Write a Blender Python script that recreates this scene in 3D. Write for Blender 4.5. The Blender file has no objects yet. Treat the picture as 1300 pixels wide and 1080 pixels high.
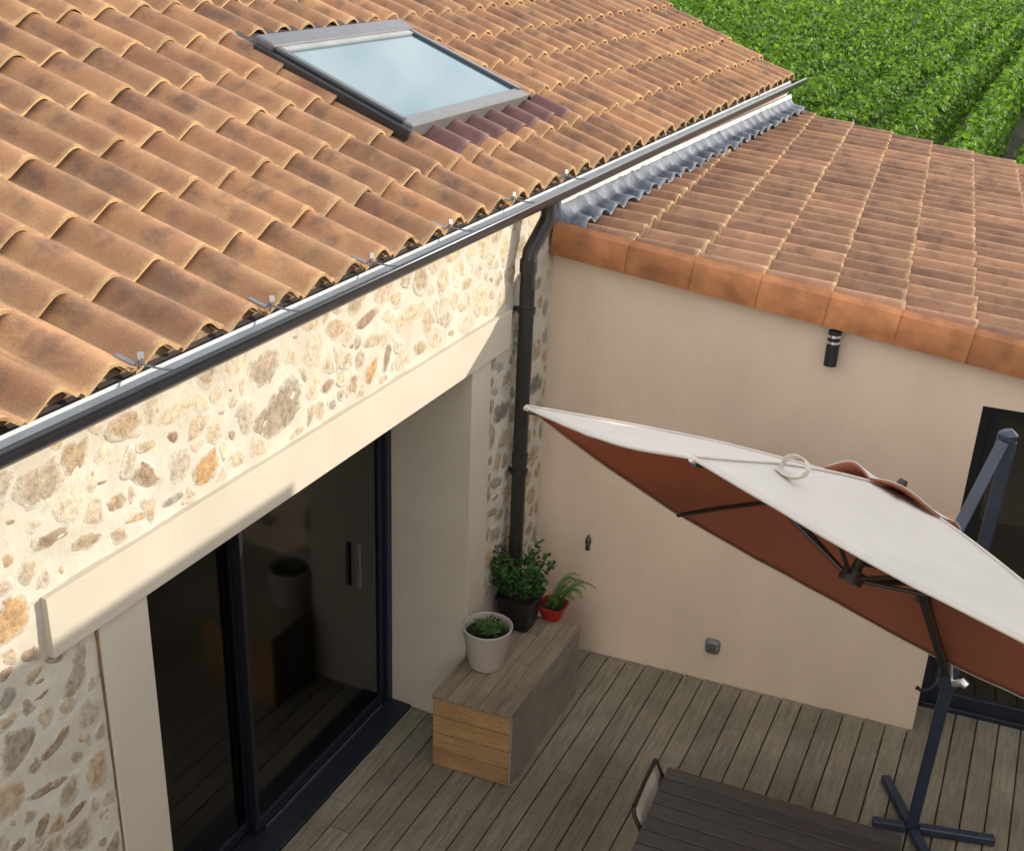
import bpy, bmesh, math, random
from mathutils import Vector, Matrix, noise
R=math.radians
rnd=random.Random(7)
scn=bpy.context.scene
col=scn.collection
# ------------------------------------------------------------------ camera
FPX=1471.25; YAW,PIT,ROL=-0.42758207,0.41615384,0.04168663
CAM=Vector((2.583,0,4.52))
def rotm():
    B=Matrix(((1,0,0),(0,0,-1),(0,1,0)))
    c,s=math.cos(YAW),math.sin(YAW); Rz=Matrix(((c,-s,0),(s,c,0),(0,0,1)))
    c,s=math.cos(PIT),math.sin(PIT); Rp=Matrix(((1,0,0),(0,c,-s),(0,s,c)))
    c,s=math.cos(ROL),math.sin(ROL); Rr=Matrix(((c,-s,0),(s,c,0),(0,0,1)))
    return Rr@Rp@B@Rz
W2C=rotm()
cd=bpy.data.cameras.new('camera'); cam=bpy.data.objects.new('camera',cd); col.objects.link(cam)
cd.sensor_fit='HORIZONTAL'; cd.sensor_width=36; cd.lens=FPX/1300*36; cd.clip_start=.05; cd.clip_end=2000
rr,dn,fw=(Vector(W2C[i]) for i in range(3))
cam.matrix_world=Matrix(((rr.x,-dn.x,-fw.x,CAM.x),(rr.y,-dn.y,-fw.y,CAM.y),(rr.z,-dn.z,-fw.z,CAM.z),(0,0,0,1)))
scn.camera=cam
# ------------------------------------------------------------------ light
SUN=Vector((1.0,1.0,.385)).normalized()          # towards the sun
ELEV=math.asin(SUN.z); AZ=math.atan2(SUN.x,SUN.y)
wd=bpy.data.worlds.new('World'); scn.world=wd; wd.use_nodes=True
wn=wd.node_tree.nodes; wl=wd.node_tree.links; wn.clear()
wo=wn.new('ShaderNodeOutputWorld'); bg=wn.new('ShaderNodeBackground'); sky=wn.new('ShaderNodeTexSky')
sky.sky_type='NISHITA'; sky.sun_disc=False; sky.sun_elevation=ELEV; sky.sun_rotation=AZ
sky.air_density=1.0; sky.dust_density=.6; sky.ozone_density=1.0
tc=wn.new('ShaderNodeTexCoord'); nz=wn.new('ShaderNodeTexNoise'); nz.inputs['Scale'].default_value=2.6; nz.inputs['Detail'].default_value=6
cr=wn.new('ShaderNodeValToRGB'); cr.color_ramp.elements[0].position=.43; cr.color_ramp.elements[1].position=.62
mixw=wn.new('ShaderNodeMix'); mixw.data_type='RGBA'
wl.new(tc.outputs['Generated'],nz.inputs['Vector']); wl.new(nz.outputs['Fac'],cr.inputs['Fac'])
wl.new(cr.outputs['Color'],mixw.inputs['Factor']); wl.new(sky.outputs['Color'],mixw.inputs['A'])
mixw.inputs['B'].default_value=(9.6,9.2,8.6,1)
wl.new(mixw.outputs['Result'],bg.inputs['Color']); bg.inputs['Strength'].default_value=.15
wl.new(bg.outputs[0],wo.inputs[0])
sd=bpy.data.lights.new('sun','SUN'); sd.energy=2.4; sd.angle=R(.3); sd.color=(1,.93,.83)
so=bpy.data.objects.new('sun',sd); col.objects.link(so); so.rotation_euler=SUN.to_track_quat('Z','Y').to_euler()
vs=scn.view_settings; vs.view_transform='Standard'; vs.look='None'; vs.exposure=1.12; vs.gamma=1
try: vs.use_curve_mapping=False
except Exception: pass
scn.render.engine='CYCLES'
# ------------------------------------------------------------------ pixel helpers (photo pixels -> world)
def ray(x,y):
    return W2C.transposed()@Vector(((x-650)/FPX,(y-540)/FPX,1))
def on_plane(x,y,n,c):
    d=ray(x,y); n=Vector(n); return CAM+d*((c-n.dot(CAM))/n.dot(d))
def GP(x,y,z=0): return on_plane(x,y,(0,0,1),z)
def FX(x,y,X=0): return on_plane(x,y,(1,0,0),X)
def pix(P):
    q=W2C@(Vector(P)-CAM); return (q.x/q.z*FPX+650,q.y/q.z*FPX+540,q.z)
# ------------------------------------------------------------------ object helpers
WL={}
def wloc(o): return WL.get(o.name,Vector((0,0,0))) if o else Vector((0,0,0))
def tag(o,label=None,cat=None,group=None,kind=None):
    if label:o['label']=label
    if cat:o['category']=cat
    if group:o['group']=group
    if kind:o['kind']=kind
    return o
def empty(name,loc,label=None,cat=None,group=None,parent=None):
    o=bpy.data.objects.new(name,None); col.objects.link(o); o.empty_display_size=.1
    o.parent=parent; o.location=Vector(loc)-wloc(parent); WL[o.name]=Vector(loc)
    return tag(o,label,cat,group)
def link(name,me,parent,loc,rot=None):
    o=bpy.data.objects.new(name,me); col.objects.link(o); o.parent=parent
    o.location=Vector(loc)-wloc(parent); WL[o.name]=Vector(loc)
    if rot is not None: o.rotation_euler=rot
    return o
def linkM(name,me,parent,M):
    o=bpy.data.objects.new(name,me); col.objects.link(o); o.parent=parent
    L=M.copy(); L.translation=M.translation-wloc(parent); o.matrix_basis=L; WL[o.name]=M.translation.copy()
    return o
class MB:
    def __init__(s): s.v=[];s.f=[];s.uv=None;s.mi=[];s.cm=0
    def add(s,vs,fs):
        b=len(s.v); s.v+=[Vector(v) for v in vs]; s.f+=[tuple(i+b for i in f) for f in fs]; s.mi+=[s.cm]*len(fs); return s
    def hexa(s,p):   # 8 points: bottom 4 ccw, top 4 ccw
        return s.add(p,[(0,3,2,1),(4,5,6,7),(0,1,5,4),(1,2,6,5),(2,3,7,6),(3,0,4,7)])
    def box(s,x0,x1,y0,y1,z0,z1):
        return s.hexa([(x0,y0,z0),(x1,y0,z0),(x1,y1,z0),(x0,y1,z0),(x0,y0,z1),(x1,y0,z1),(x1,y1,z1),(x0,y1,z1)])
    def obox(s,o,ax,ay,az):  # origin corner and three edge vectors
        o,ax,ay,az=map(Vector,(o,ax,ay,az))
        return s.hexa([o,o+ax,o+ax+ay,o+ay,o+az,o+ax+az,o+ax+ay+az,o+ay+az])
    def tube(s,pts,r,n=10,cap=True,flat=1.0,up=None):
        pts=[Vector(p) for p in pts]; rings=[]
        rs=r if isinstance(r,(list,tuple)) else [r]*len(pts)
        prev=None
        for i,p in enumerate(pts):
            d=(pts[min(i+1,len(pts)-1)]-pts[max(i-1,0)]).normalized()
            if prev is None:
                a=Vector(up) if up else (Vector((0,0,1)) if abs(d.z)<.9 else Vector((1,0,0)))
            else: a=prev
            a=(a-d*a.dot(d)).normalized(); prev=a; b=d.cross(a)
            rings.append([p+(a*math.cos(2*math.pi*k/n)*flat+b*math.sin(2*math.pi*k/n))*rs[i] for k in range(n)])
        vs=[v for q in rings for v in q]; fs=[]
        for i in range(len(pts)-1):
            for k in range(n):
                k2=(k+1)%n; fs.append((i*n+k,i*n+k2,(i+1)*n+k2,(i+1)*n+k))
        if cap: fs.append(tuple(range(n))[::-1]); fs.append(tuple((len(pts)-1)*n+k for k in range(n)))
        return s.add(vs,fs)
    def bar(s,a,b,w,h,up=(0,0,1)):
        a,b=Vector(a),Vector(b); d=(b-a).normalized(); u=Vector(up); u=(u-d*u.dot(d)).normalized(); q=d.cross(u)
        return s.obox(a-q*w/2-u*h/2,b-a,q*w,u*h) if True else s
    def lathe(s,c,prof,n=24,sq=None):
        c=Vector(c); vs=[];fs=[]
        for r_,z in prof:
            for k in range(n):
                t=2*math.pi*k/n; rr_=r_
                if sq:
                    m=max(abs(math.cos(t)),abs(math.sin(t))); rr_=r_/(m**sq)
                vs.append(c+Vector((rr_*math.cos(t),rr_*math.sin(t),z)))
        for i in range(len(prof)-1):
            for k in range(n):
                k2=(k+1)%n; fs.append((i*n+k,i*n+k2,(i+1)*n+k2,(i+1)*n+k))
        return s.add(vs,fs)
    def mesh(s,name,mat,center=True,smooth=False):
        me=bpy.data.meshes.new(name)
        if center and s.v:
            lo=Vector([min(v[i] for v in s.v) for i in range(3)]); hi=Vector([max(v[i] for v in s.v) for i in range(3)]); c=(lo+hi)/2
        else: c=Vector((0,0,0))
        me.from_pydata([v-c for v in s.v],[],s.f)
        for m in (mat if isinstance(mat,(list,tuple)) else [mat]): me.materials.append(m)
        if isinstance(mat,(list,tuple)): me.polygons.foreach_set('material_index',s.mi)
        if s.uv:
            l=me.uv_layers.new(name='UVMap')
            for lp in me.loops: l.data[lp.index].uv=s.uv[lp.vertex_index]
        if smooth: me.polygons.foreach_set('use_smooth',[True]*len(me.polygons))
        me.update(); return me,c
    def build(s,name,mat,parent=None,smooth=False,bevel=0,auto=False):
        me,c=s.mesh(name,mat,smooth=smooth or auto)
        if auto: me.set_sharp_from_angle(angle=R(38))
        o=link(name,me,parent,c)
        if bevel:
            m=o.modifiers.new('bevel','BEVEL'); m.width=bevel; m.segments=2; m.limit_method='ANGLE'
        return o
# ------------------------------------------------------------------ materials
def nodes(name):
    m=bpy.data.materials.new(name); m.use_nodes=True; t=m.node_tree; t.nodes.clear()
    return m,t.nodes,t.links
def ramp(n,l,src,stops):
    r_=n.new('ShaderNodeValToRGB'); e=r_.color_ramp.elements
    while len(e)<len(stops): e.new(.5)
    for q,(p,c) in zip(e,stops): q.position=p; q.color=(*c,1) if len(c)==3 else c
    l.new(src,r_.inputs[0]); return r_.outputs[0]
def mixc(n,l,fac,a,b,mode='MIX'):
    m=n.new('ShaderNodeMix'); m.data_type='RGBA'; m.blend_type=mode
    for k,v in (('Factor',fac),('A',a),('B',b)):
        if hasattr(v,'is_output') or hasattr(v,'links'): l.new(v,m.inputs[k])
        elif k=='Factor': m.inputs[k].default_value=v
        else: m.inputs[k].default_value=(*v,1)
    return m.outputs['Result']
def mathn(n,l,op,a,b=None):
    m=n.new('ShaderNodeMath'); m.operation=op
    for i,v in enumerate((a,b)):
        if v is None: continue
        if hasattr(v,'links'): l.new(v,m.inputs[i])
        else: m.inputs[i].default_value=v
    return m.outputs[0]
def noisen(n,l,vec,scale,detail=5,rough=.55,stretch=None):
    if stretch:
        mp=n.new('ShaderNodeMapping'); mp.inputs['Scale'].default_value=stretch; l.new(vec,mp.inputs[0]); vec=mp.outputs[0]
    z=n.new('ShaderNodeTexNoise'); z.inputs['Scale'].default_value=scale; z.inputs['Detail'].default_value=detail; z.inputs['Roughness'].default_value=rough
    l.new(vec,z.inputs['Vector']); return z.outputs['Fac']
def finish(m,n,l,colr,rough=.8,bump=None,bs=.3,bd=.01,spec=.5,metal=0):
    o=n.new('ShaderNodeOutputMaterial'); b=n.new('ShaderNodeBsdfPrincipled')
    if hasattr(colr,'links'): l.new(colr,b.inputs['Base Color'])
    else: b.inputs['Base Color'].default_value=(*colr,1)
    if hasattr(rough,'links'): l.new(rough,b.inputs['Roughness'])
    else: b.inputs['Roughness'].default_value=rough
    b.inputs['Metallic'].default_value=metal; b.inputs['Specular IOR Level'].default_value=spec
    if bump is not None:
        bp=n.new('ShaderNodeBump'); bp.inputs['Strength'].default_value=bs; bp.inputs['Distance'].default_value=bd
        l.new(bump,bp.inputs['Height']); l.new(bp.outputs[0],b.inputs['Normal'])
    l.new(b.outputs[0],o.inputs[0]); return m
def simple(name,c,var=.15,scale=6,rough=.7,bs=.15,bscale=60,bd=.004,metal=0,spec=.5,stretch=None,objrand=0):
    m,n,l=nodes(name); g=n.new('ShaderNodeNewGeometry'); P=g.outputs['Position']
    f=noisen(n,l,P,scale,6,.6,stretch)
    lo=tuple(x*(1-var) for x in c); hi=tuple(min(1,x*(1+var)) for x in c)
    cc=ramp(n,l,f,[(.3,lo),(.7,hi)])
    if objrand:
        oi=n.new('ShaderNodeObjectInfo'); k=ramp(n,l,oi.outputs['Random'],[(0,(1-objrand,)*3),(1,(1+objrand,1+objrand,1+objrand))])
        cc=mixc(n,l,1.0,cc,k,'MULTIPLY')
    b=noisen(n,l,P,bscale,4,.6,stretch)
    return finish(m,n,l,cc,rough,b,bs,bd,spec,metal)
def tile_mat(name,light,mid,dark,lip,smudge=.55,dust=.35):
    m,n,l=nodes(name); g=n.new('ShaderNodeNewGeometry'); oi=n.new('ShaderNodeObjectInfo'); P=g.outputs['Position']
    rs=mathn(n,l,'FRACT',mathn(n,l,'ADD',oi.outputs['Random'],mathn(n,l,'MULTIPLY',g.outputs['Random Per Island'],7.31)))
    cmb=n.new('ShaderNodeCombineXYZ'); 
    for i in range(3): l.new(mathn(n,l,'MULTIPLY',rs,37.0+i*11),cmb.inputs[i])
    va=n.new('ShaderNodeVectorMath'); va.operation='ADD'; l.new(P,va.inputs[0]); l.new(cmb.outputs[0],va.inputs[1]); Q=va.outputs[0]
    big=noisen(n,l,Q,4.5,3,.5); med=noisen(n,l,Q,16,5,.65); fine=noisen(n,l,P,190,3,.6)
    base=mixc(n,l,ramp(n,l,big,[(.32,(0,0,0)),(.62,(1,1,1))]),light,mid)
    base=mixc(n,l,ramp(n,l,rs,[(0,(0,0,0)),(1,(.55,.55,.55))]),base,mid)
    uvn=n.new('ShaderNodeUVMap'); uvn.uv_map='UVMap'; sp=n.new('ShaderNodeSeparateXYZ'); l.new(uvn.outputs[0],sp.inputs[0])
    u,v=sp.outputs[0],sp.outputs[1]
    # burnt smudge across the middle of the tile
    smb=noisen(n,l,Q,7.5,4,.6)
    sm=ramp(n,l,smb,[(.46,(0,0,0)),(.64,(smudge,)*3)])
    band=ramp(n,l,mathn(n,l,'ADD',v,mathn(n,l,'MULTIPLY',mathn(n,l,'SUBTRACT',big,.5),.5)),[(.12,(0,0,0)),(.4,(1,1,1)),(.85,(1,1,1)),(1,(.4,.4,.4))])
    smk=mixc(n,l,1.0,sm,band,'MULTIPLY')
    base=mixc(n,l,smk,base,dark)
    # ochre dust in the valleys and on the nose
    vv=mathn(n,l,'ABSOLUTE',mathn(n,l,'SUBTRACT',u,.5))
    val=ramp(n,l,mathn(n,l,'ADD',vv,mathn(n,l,'MULTIPLY',mathn(n,l,'SUBTRACT',med,.5),.2)),[(.3,(0,0,0)),(.5,(dust,)*3)])
    base=mixc(n,l,val,base,lip)
    nose=ramp(n,l,mathn(n,l,'ADD',v,mathn(n,l,'MULTIPLY',mathn(n,l,'SUBTRACT',med,.5),.22)),[(.0,(.8,.8,.8)),(.055,(0,0,0))])
    base=mixc(n,l,nose,base,lip)
    base=mixc(n,l,1.0,base,ramp(n,l,fine,[(.3,(.78,.78,.78)),(.7,(1.18,1.18,1.18))]),'MULTIPLY')
    rs2=mathn(n,l,'FRACT',mathn(n,l,'MULTIPLY',rs,17.3)); base=mixc(n,l,1.0,base,ramp(n,l,rs2,[(0,(.76,.75,.76)),(.5,(.98,.98,.98)),(1,(1.2,1.18,1.12))]),'MULTIPLY')
    bsum=mathn(n,l,'ADD',fine,mathn(n,l,'MULTIPLY',med,1.5))
    return finish(m,n,l,base,.82,bsum,.35,.004,.25)
M_tile=tile_mat('terracotta_tile',(.42,.238,.120),(.305,.152,.080),(.115,.073,.060),(.50,.33,.165),.62,.40)
M_tile2=tile_mat('terracotta_tile_aged',(.39,.212,.122),(.275,.145,.086),(.10,.068,.058),(.55,.37,.20),.5,.08)
M_verge=simple('verge_terracotta',(.39,.158,.062),.34,6,.8,.3,120,objrand=.18)
M_cream=simple('cream_render',(.53,.465,.365),.06,2.5,.9,.3,220,.003)
M_beige=simple('beige_render',(.65,.51,.385),.08,1.6,.92,.6,110,.004,stretch=(1,1,.45))
M_anth=simple('anthracite_metal',(.020,.021,.025),.2,9,.28,.03,40,.002,spec=.6)
M_navy=simple('navy_aluminium',(.012,.015,.026),.2,9,.38,.05,80,.002)
M_zinc=simple('pale_zinc',(.29,.30,.295),.14,7,.55,.08,30,.004,metal=.1)
M_lead=simple('lead_sheet',(.135,.155,.19),.5,11,.7,.5,35,.01,metal=.1)
M_greymetal=simple('grey_cladding',(.12,.12,.13),.15,8,.42,.06,40,.002,metal=.4)
M_clad=simple('pale_cladding',(.14,.14,.14),.1,8,.45,.05,40,.002,metal=.3)
M_silver=simple('silver_metal',(.26,.26,.26),.15,30,.5,.05,90,.001,metal=.9)
M_chrome=simple('polished_ring',(.75,.75,.74),.08,30,.25,.03,90,.001,metal=.8)
M_pipe=simple('dark_pipe',(.022,.019,.018),.3,7,.4,.05,40,.002)
M_brown=simple('bead_and_shade_brown',(.20,.11,.055),.4,12,.9,.4,60)
M_black=simple('black_plastic',(.014,.014,.016),.2,20,.45,.08,70)
M_apron=simple('dark_red_apron',(.12,.048,.040),.3,14,.6,.15,50)
M_graybrown=simple('dark_slat',(.075,.068,.062),.25,5,.55,.25,45,.003,stretch=(2,14,14),objrand=.15)
M_pole=simple('umbrella_brown_metal',(.030,.019,.015),.2,20,.4,.04,60)
M_navypole=simple('umbrella_navy_metal',(.022,.031,.055),.25,12,.35,.05,60,spec=.6)
M_chair=simple('pale_mesh_fabric',(.72,.68,.60),.06,10,.85,.3,400,.001)
M_pot=simple('pale_grey_pot',(.40,.345,.30),.06,9,.75,.12,90)
M_red=simple('red_plastic',(.30,.012,.010),.2,14,.4,.05,60)
M_soil=simple('potting_soil',(.030,.020,.014),.5,60,.95,.8,140,.01)
M_earth=simple('earth_and_weeds',(.052,.050,.022),.55,.8,.95,.7,14,.05)
M_room=simple('interior_plaster',(.52,.47,.41),.1,2,.9,.1,60)
M_floor=simple('interior_floor',(.10,.075,.05),.3,3,.5,.1,60,stretch=(1,8,1))
M_roofdeck=simple('roof_underlay',(.05,.04,.035),.2,5,.9,.2,40)
M_ventgrey=simple('grey_plastic',(.15,.155,.15),.1,20,.5,.05,60)
M_bulbw=simple('white_fitting',(.55,.53,.5),.06,20,.5,.03,60)
M_mortarstrip=simple('eave_mortar',(.33,.22,.13),.3,18,.95,.5,60)
M_trunk=simple('vine_wood',(.06,.042,.03),.4,20,.9,.6,60,.01)
def fabric(name,c,tr,fac):
    m=simple(name,c,.05,5,.85,.2,380,.001); n=m.node_tree.nodes; l=m.node_tree.links
    o=[q for q in n if q.type=='OUTPUT_MATERIAL'][0]; p=[q for q in n if q.type=='BSDF_PRINCIPLED'][0]
    t=n.new('ShaderNodeBsdfTranslucent'); t.inputs[0].default_value=(*tr,1); mx=n.new('ShaderNodeMixShader'); mx.inputs[0].default_value=fac
    l.new(p.outputs[0],mx.inputs[1]); l.new(t.outputs[0],mx.inputs[2]); l.new(mx.outputs[0],o.inputs[0]); return m
M_white=fabric('white_canopy_cloth',(.70,.65,.59),(.8,.68,.56),.3)
M_lining=fabric('terracotta_canopy_lining',(.45,.185,.11),(.9,.45,.28),.45)
def wood(name,a,b,stretch,objr=.22,rough=.8):
    m,n,l=nodes(name); g=n.new('ShaderNodeNewGeometry'); oi=n.new('ShaderNodeObjectInfo'); P=g.outputs['Position']
    cmb=n.new('ShaderNodeCombineXYZ'); l.new(mathn(n,l,'MULTIPLY',oi.outputs['Random'],53.0),cmb.inputs[0]); l.new(mathn(n,l,'MULTIPLY',oi.outputs['Random'],29.0),cmb.inputs[1])
    va=n.new('ShaderNodeVectorMath'); va.operation='ADD'; l.new(P,va.inputs[0]); l.new(cmb.outputs[0],va.inputs[1]); Q=va.outputs[0]
    gr=noisen(n,l,Q,5,8,.7,stretch); blot=noisen(n,l,P,1.6,5,.6); spk=noisen(n,l,Q,60,4,.7)
    c=ramp(n,l,gr,[(.3,a),(.72,b)])
    c=mixc(n,l,1.0,c,ramp(n,l,blot,[(.3,(.72,.73,.68)),(.7,(1.22,1.2,1.2))]),'MULTIPLY')
    c=mixc(n,l,1.0,c,ramp(n,l,spk,[(.28,(.45,.45,.45)),(.42,(1,1,1))]),'MULTIPLY')
    k=ramp(n,l,oi.outputs['Random'],[(0,(1-objr,1-objr,1-objr)),(1,(1+objr,1+objr*.95,1+objr*.9))])
    c=mixc(n,l,1.0,c,k,'MULTIPLY')
    return finish(m,n,l,c,rough,mathn(n,l,'ADD',gr,mathn(n,l,'MULTIPLY',spk,.4)),.5,.003,.3)
M_deck=wood('weathered_deck_wood',(.15,.13,.094),(.29,.258,.195),(9,.8,9),.13)
M_boxtop=wood('weathered_box_top',(.17,.135,.092),(.34,.275,.195),(9,.8,9))
M_boxfront=wood('orange_box_planks',(.29,.16,.072),(.44,.26,.125),(1,9,9),.22)
M_boxside=wood('grey_box_planks',(.19,.165,.145),(.33,.29,.255),(9,1,9),.08)
def stone_mat():
    m,n,l=nodes('facade_stone'); g=n.new('ShaderNodeNewGeometry'); oi=n.new('ShaderNodeObjectInfo'); P=g.outputs['Position']
    a=noisen(n,l,P,34,6,.7); b=noisen(n,l,P,9,4,.6); f=noisen(n,l,P,150,3,.6)
    c=mixc(n,l,1.0,oi.outputs['Color'],ramp(n,l,a,[(.28,(.5,.47,.44)),(.5,(1,1,1)),(.72,(1.45,1.42,1.36))]),'MULTIPLY')
    c=mixc(n,l,ramp(n,l,b,[(.45,(0,0,0)),(.75,(.35,.35,.35))]),c,(.62,.52,.38))
    c=mixc(n,l,ramp(n,l,f,[(.6,(0,0,0)),(.75,(.3,.3,.3))]),c,(.1,.07,.05))
    uvn=n.new('ShaderNodeUVMap'); uvn.uv_map='UVMap'; sp=n.new('ShaderNodeSeparateXYZ'); l.new(uvn.outputs[0],sp.inputs[0])
    e1=noisen(n,l,P,26,7,.72); e2=noisen(n,l,P,7,3,.5)
    ed=mathn(n,l,'ADD',mathn(n,l,'ADD',sp.outputs[0],mathn(n,l,'MULTIPLY',mathn(n,l,'SUBTRACT',e1,.5),1.5)),mathn(n,l,'MULTIPLY',mathn(n,l,'SUBTRACT',e2,.5),.7))
    ed=mathn(n,l,'ADD',ed,mathn(n,l,'SUBTRACT',1.0,oi.outputs['Alpha']))
    a2=noisen(n,l,P,5,6,.65); mc=ramp(n,l,a2,[(.3,(.48,.42,.33)),(.55,(.57,.52,.425)),(.75,(.61,.57,.485))])
    c=mixc(n,l,ramp(n,l,ed,[(.60,(0,0,0)),(.92,(1,1,1))]),c,mc)
    return finish(m,n,l,c,.92,mathn(n,l,'ADD',a,mathn(n,l,'MULTIPLY',f,.5)),.7,.008,.2)
M_stone=stone_mat()
def mortar_mat():
    m,n,l=nodes('lime_mortar'); g=n.new('ShaderNodeNewGeometry'); P=g.outputs['Position']
    a=noisen(n,l,P,5,6,.65); b=noisen(n,l,P,22,6,.7); f=noisen(n,l,P,130,3,.6)
    c=ramp(n,l,a,[(.3,(.48,.42,.33)),(.55,(.57,.52,.425)),(.75,(.61,.57,.485))])
    c=mixc(n,l,ramp(n,l,b,[(.56,(0,0,0)),(.72,(.5,.5,.5))]),c,(.40,.31,.20))
    return finish(m,n,l,c,.95,mathn(n,l,'ADD',b,mathn(n,l,'MULTIPLY',f,.4)),.4,.008,.15)
M_mortar=mortar_mat()
def glass_mat(name,tint,base,mixf):
    m,n,l=nodes(name); o=n.new('ShaderNodeOutputMaterial'); t=n.new('ShaderNodeBsdfTransparent'); t.inputs[0].default_value=(*tint,1)
    g=n.new('ShaderNodeBsdfGlossy'); g.inputs['Roughness'].default_value=.07; g.inputs[0].default_value=(*base,1)
    lw=n.new('ShaderNodeFresnel'); lw.inputs[0].default_value=mixf
    mx=n.new('ShaderNodeMixShader'); l.new(lw.outputs[0],mx.inputs[0]); l.new(t.outputs[0],mx.inputs[1]); l.new(g.outputs[0],mx.inputs[2]); l.new(mx.outputs[0],o.inputs[0])
    return m
M_glass=glass_mat('door_glass',(.66,.65,.63),(1,1,1),1.68)
def skyglass():
    m,n,l=nodes('coated_skylight_glass')
    return finish(m,n,l,(.055,.125,.155),.02,None,spec=.55,metal=.38)
M_skyglass=skyglass()
def leaf_mat(name,cols,trans=.35,objr=True):
    m,n,l=nodes(name); g=n.new('ShaderNodeNewGeometry'); P=g.outputs['Position']
    c=ramp(n,l,g.outputs['Random Per Island'],[(i/(len(cols)-1),q) for i,q in enumerate(cols)])
    b=noisen(n,l,P,.6,3,.6); c=mixc(n,l,1.0,c,ramp(n,l,b,[(.3,(.75,.78,.7)),(.7,(1.2,1.18,1.2))]),'MULTIPLY')
    o=n.new('ShaderNodeOutputMaterial'); p=n.new('ShaderNodeBsdfPrincipled'); t=n.new('ShaderNodeBsdfTranslucent'); mx=n.new('ShaderNodeMixShader')
    p.inputs['Roughness'].default_value=.6; p.inputs['Specular IOR Level'].default_value=.2
    l.new(c,p.inputs['Base Color']); l.new(mixc(n,l,1.0,c,(1.3,1.25,.6),'MULTIPLY'),t.inputs[0]); mx.inputs[0].default_value=trans
    l.new(p.outputs[0],mx.inputs[1]); l.new(t.outputs[0],mx.inputs[2]); l.new(mx.outputs[0],o.inputs[0]); return m
M_vine=leaf_mat('vine_leaves',[(.028,.065,.007),(.065,.145,.015),(.115,.225,.026),(.18,.31,.045)],.38)
M_herb=leaf_mat('herb_leaves',[(.022,.065,.016),(.045,.125,.028),(.06,.15,.035)],.25)
M_fern=leaf_mat('fern_leaves',[(.06,.14,.03),(.10,.21,.05)],.3)
M_succ=leaf_mat('succulent_leaves',[(.06,.13,.035),(.12,.22,.07),(.16,.27,.1)],.2)
M_darkherb=leaf_mat('dark_purple_leaves',[(.02,.028,.014),(.03,.045,.02)],.15)

# ================================================================== SETTING
g=MB(); g.add([(-300,-150,-.36),(300,-150,-.36),(300,500,-.36),(-300,500,-.36)],[(0,1,2,3)])
tag(g.build('ground',M_earth),kind='structure')
# ---------------------------------------------------------------- deck
WA=GP(734,822); WB=GP(1163,927)
D=(WB-WA).normalized(); NW=Vector((-D.y,D.x,0))     # along the extension wall / into it
Y0=WA.y-WA.x*D.y/D.x                                # wall plane at the facade (x=0)
EC=Vector((0,Y0,0))                                 # corner
def wy(x): return Y0+x*D.y/D.x
deck=empty('deck',(1.8,3.5,-.14)); tag(deck,kind='structure')
PB=.1277; GX=1.179
boards={}
def board(x0,x1,y0,y1,z):
    key=None
    m=MB(); b=.004
    prof=[(x0,-.028),(x1,-.028),(x1,-b),(x1-b,0),(x0+b,0),(x0,-b)]
    vs=[(x,y0,z+h) for x,h in prof]+[(x,y1,z+h) for x,h in prof]
    k=len(prof); m.add(vs,[tuple(range(k)),tuple(range(2*k-1,k-1,-1))]+[(i,i+k,(i+1)%k+k,(i+1)%k) for i in range(k)])
    return m.build('deck_board',M_deck,deck)
i0=math.floor((-.50-GX)/PB)
for i in range(i0,26):
    x0=GX+i*PB+.0035; x1=x0+PB-.007
    if x0<-.47: continue
    xm=(x0+x1)/2; ye=wy(xm)-.004
    if xm<0: ye=5.105; 
    if xm>2.49: ye=wy(xm)+.285
    ys=1.6
    cuts=[ys]
    y=rnd.uniform(3.9,5.9) if rnd.random()<.45 else 99
    while y<ye-.35: cuts.append(y); y+=rnd.uniform(1.6,2.4)
    if xm<0: cuts=[2.63]+[c for c in cuts if 3.2<c<4.8]
    cuts.append(ye)
    for a,b_ in zip(cuts,cuts[1:]): board(x0,x1,a+.0015,b_-.0015,rnd.uniform(-.0015,.0015))
for yj in (2.2,3.0,3.8,4.6,5.4,6.0):
    MB().box(-.46,4.4,yj-.03,yj+.03,-.14,-.031).build('deck_joist',M_trunk,deck)
# ================================================================== STONE HOUSE
OY0,OY1,OZ=2.619,5.110,2.300        # opening
house=empty('stone_house',(-.3,5,0),'stone farmhouse with ochre clay tile roof, skylight and wide sliding glass door','house')
# wall core
wall=MB()
wall.box(-.60,-.012,-1.0,OY0-.02,-.3,3.02); wall.box(-.60,-.012,OY1+.02,12.0,-.3,3.02); wall.box(-.60,-.012,OY0-.02,OY1+.02,OZ+.02,3.02)
wall.box(-6.5,-.60,-1.0,-.6,-.3,3.02); wall.box(-6.5,-.60,11.6,12.0,-.3,3.02); wall.box(-7,-6.5,-1,12,-.3,3.02)
wallo=wall.build('wall',M_mortar,house)
# undulating lime mortar face
STR=2.52; BL=2.389; BR=5.335; LR=5.547; LL=2.180
def face(name,y0,y1,z0,z1,step=.024):
    ny=max(2,int((y1-y0)/step)); nz_=max(2,int((z1-z0)/step)); m=MB(); vs=[]
    for i in range(ny+1):
        for j in range(nz_+1):
            y=y0+(y1-y0)*i/ny; z=z0+(z1-z0)*j/nz_
            h=noise.noise(Vector((y*4,z*4,1)))*.007+noise.noise(Vector((y*14,z*14,5)))*.0028+noise.noise(Vector((y*36,z*36,9)))*.0018
            vs.append((h,y,z))
    fs=[(i*(nz_+1)+j,(i+1)*(nz_+1)+j,(i+1)*(nz_+1)+j+1,i*(nz_+1)+j+1) for i in range(ny) for j in range(nz_)]
    m.add(vs,fs); return m.build(name,M_mortar,wallo,smooth=True)
face('mortar_face',.6,6.3,STR,3.06); face('mortar_face',.6,LL,OZ-.0,STR)
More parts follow.
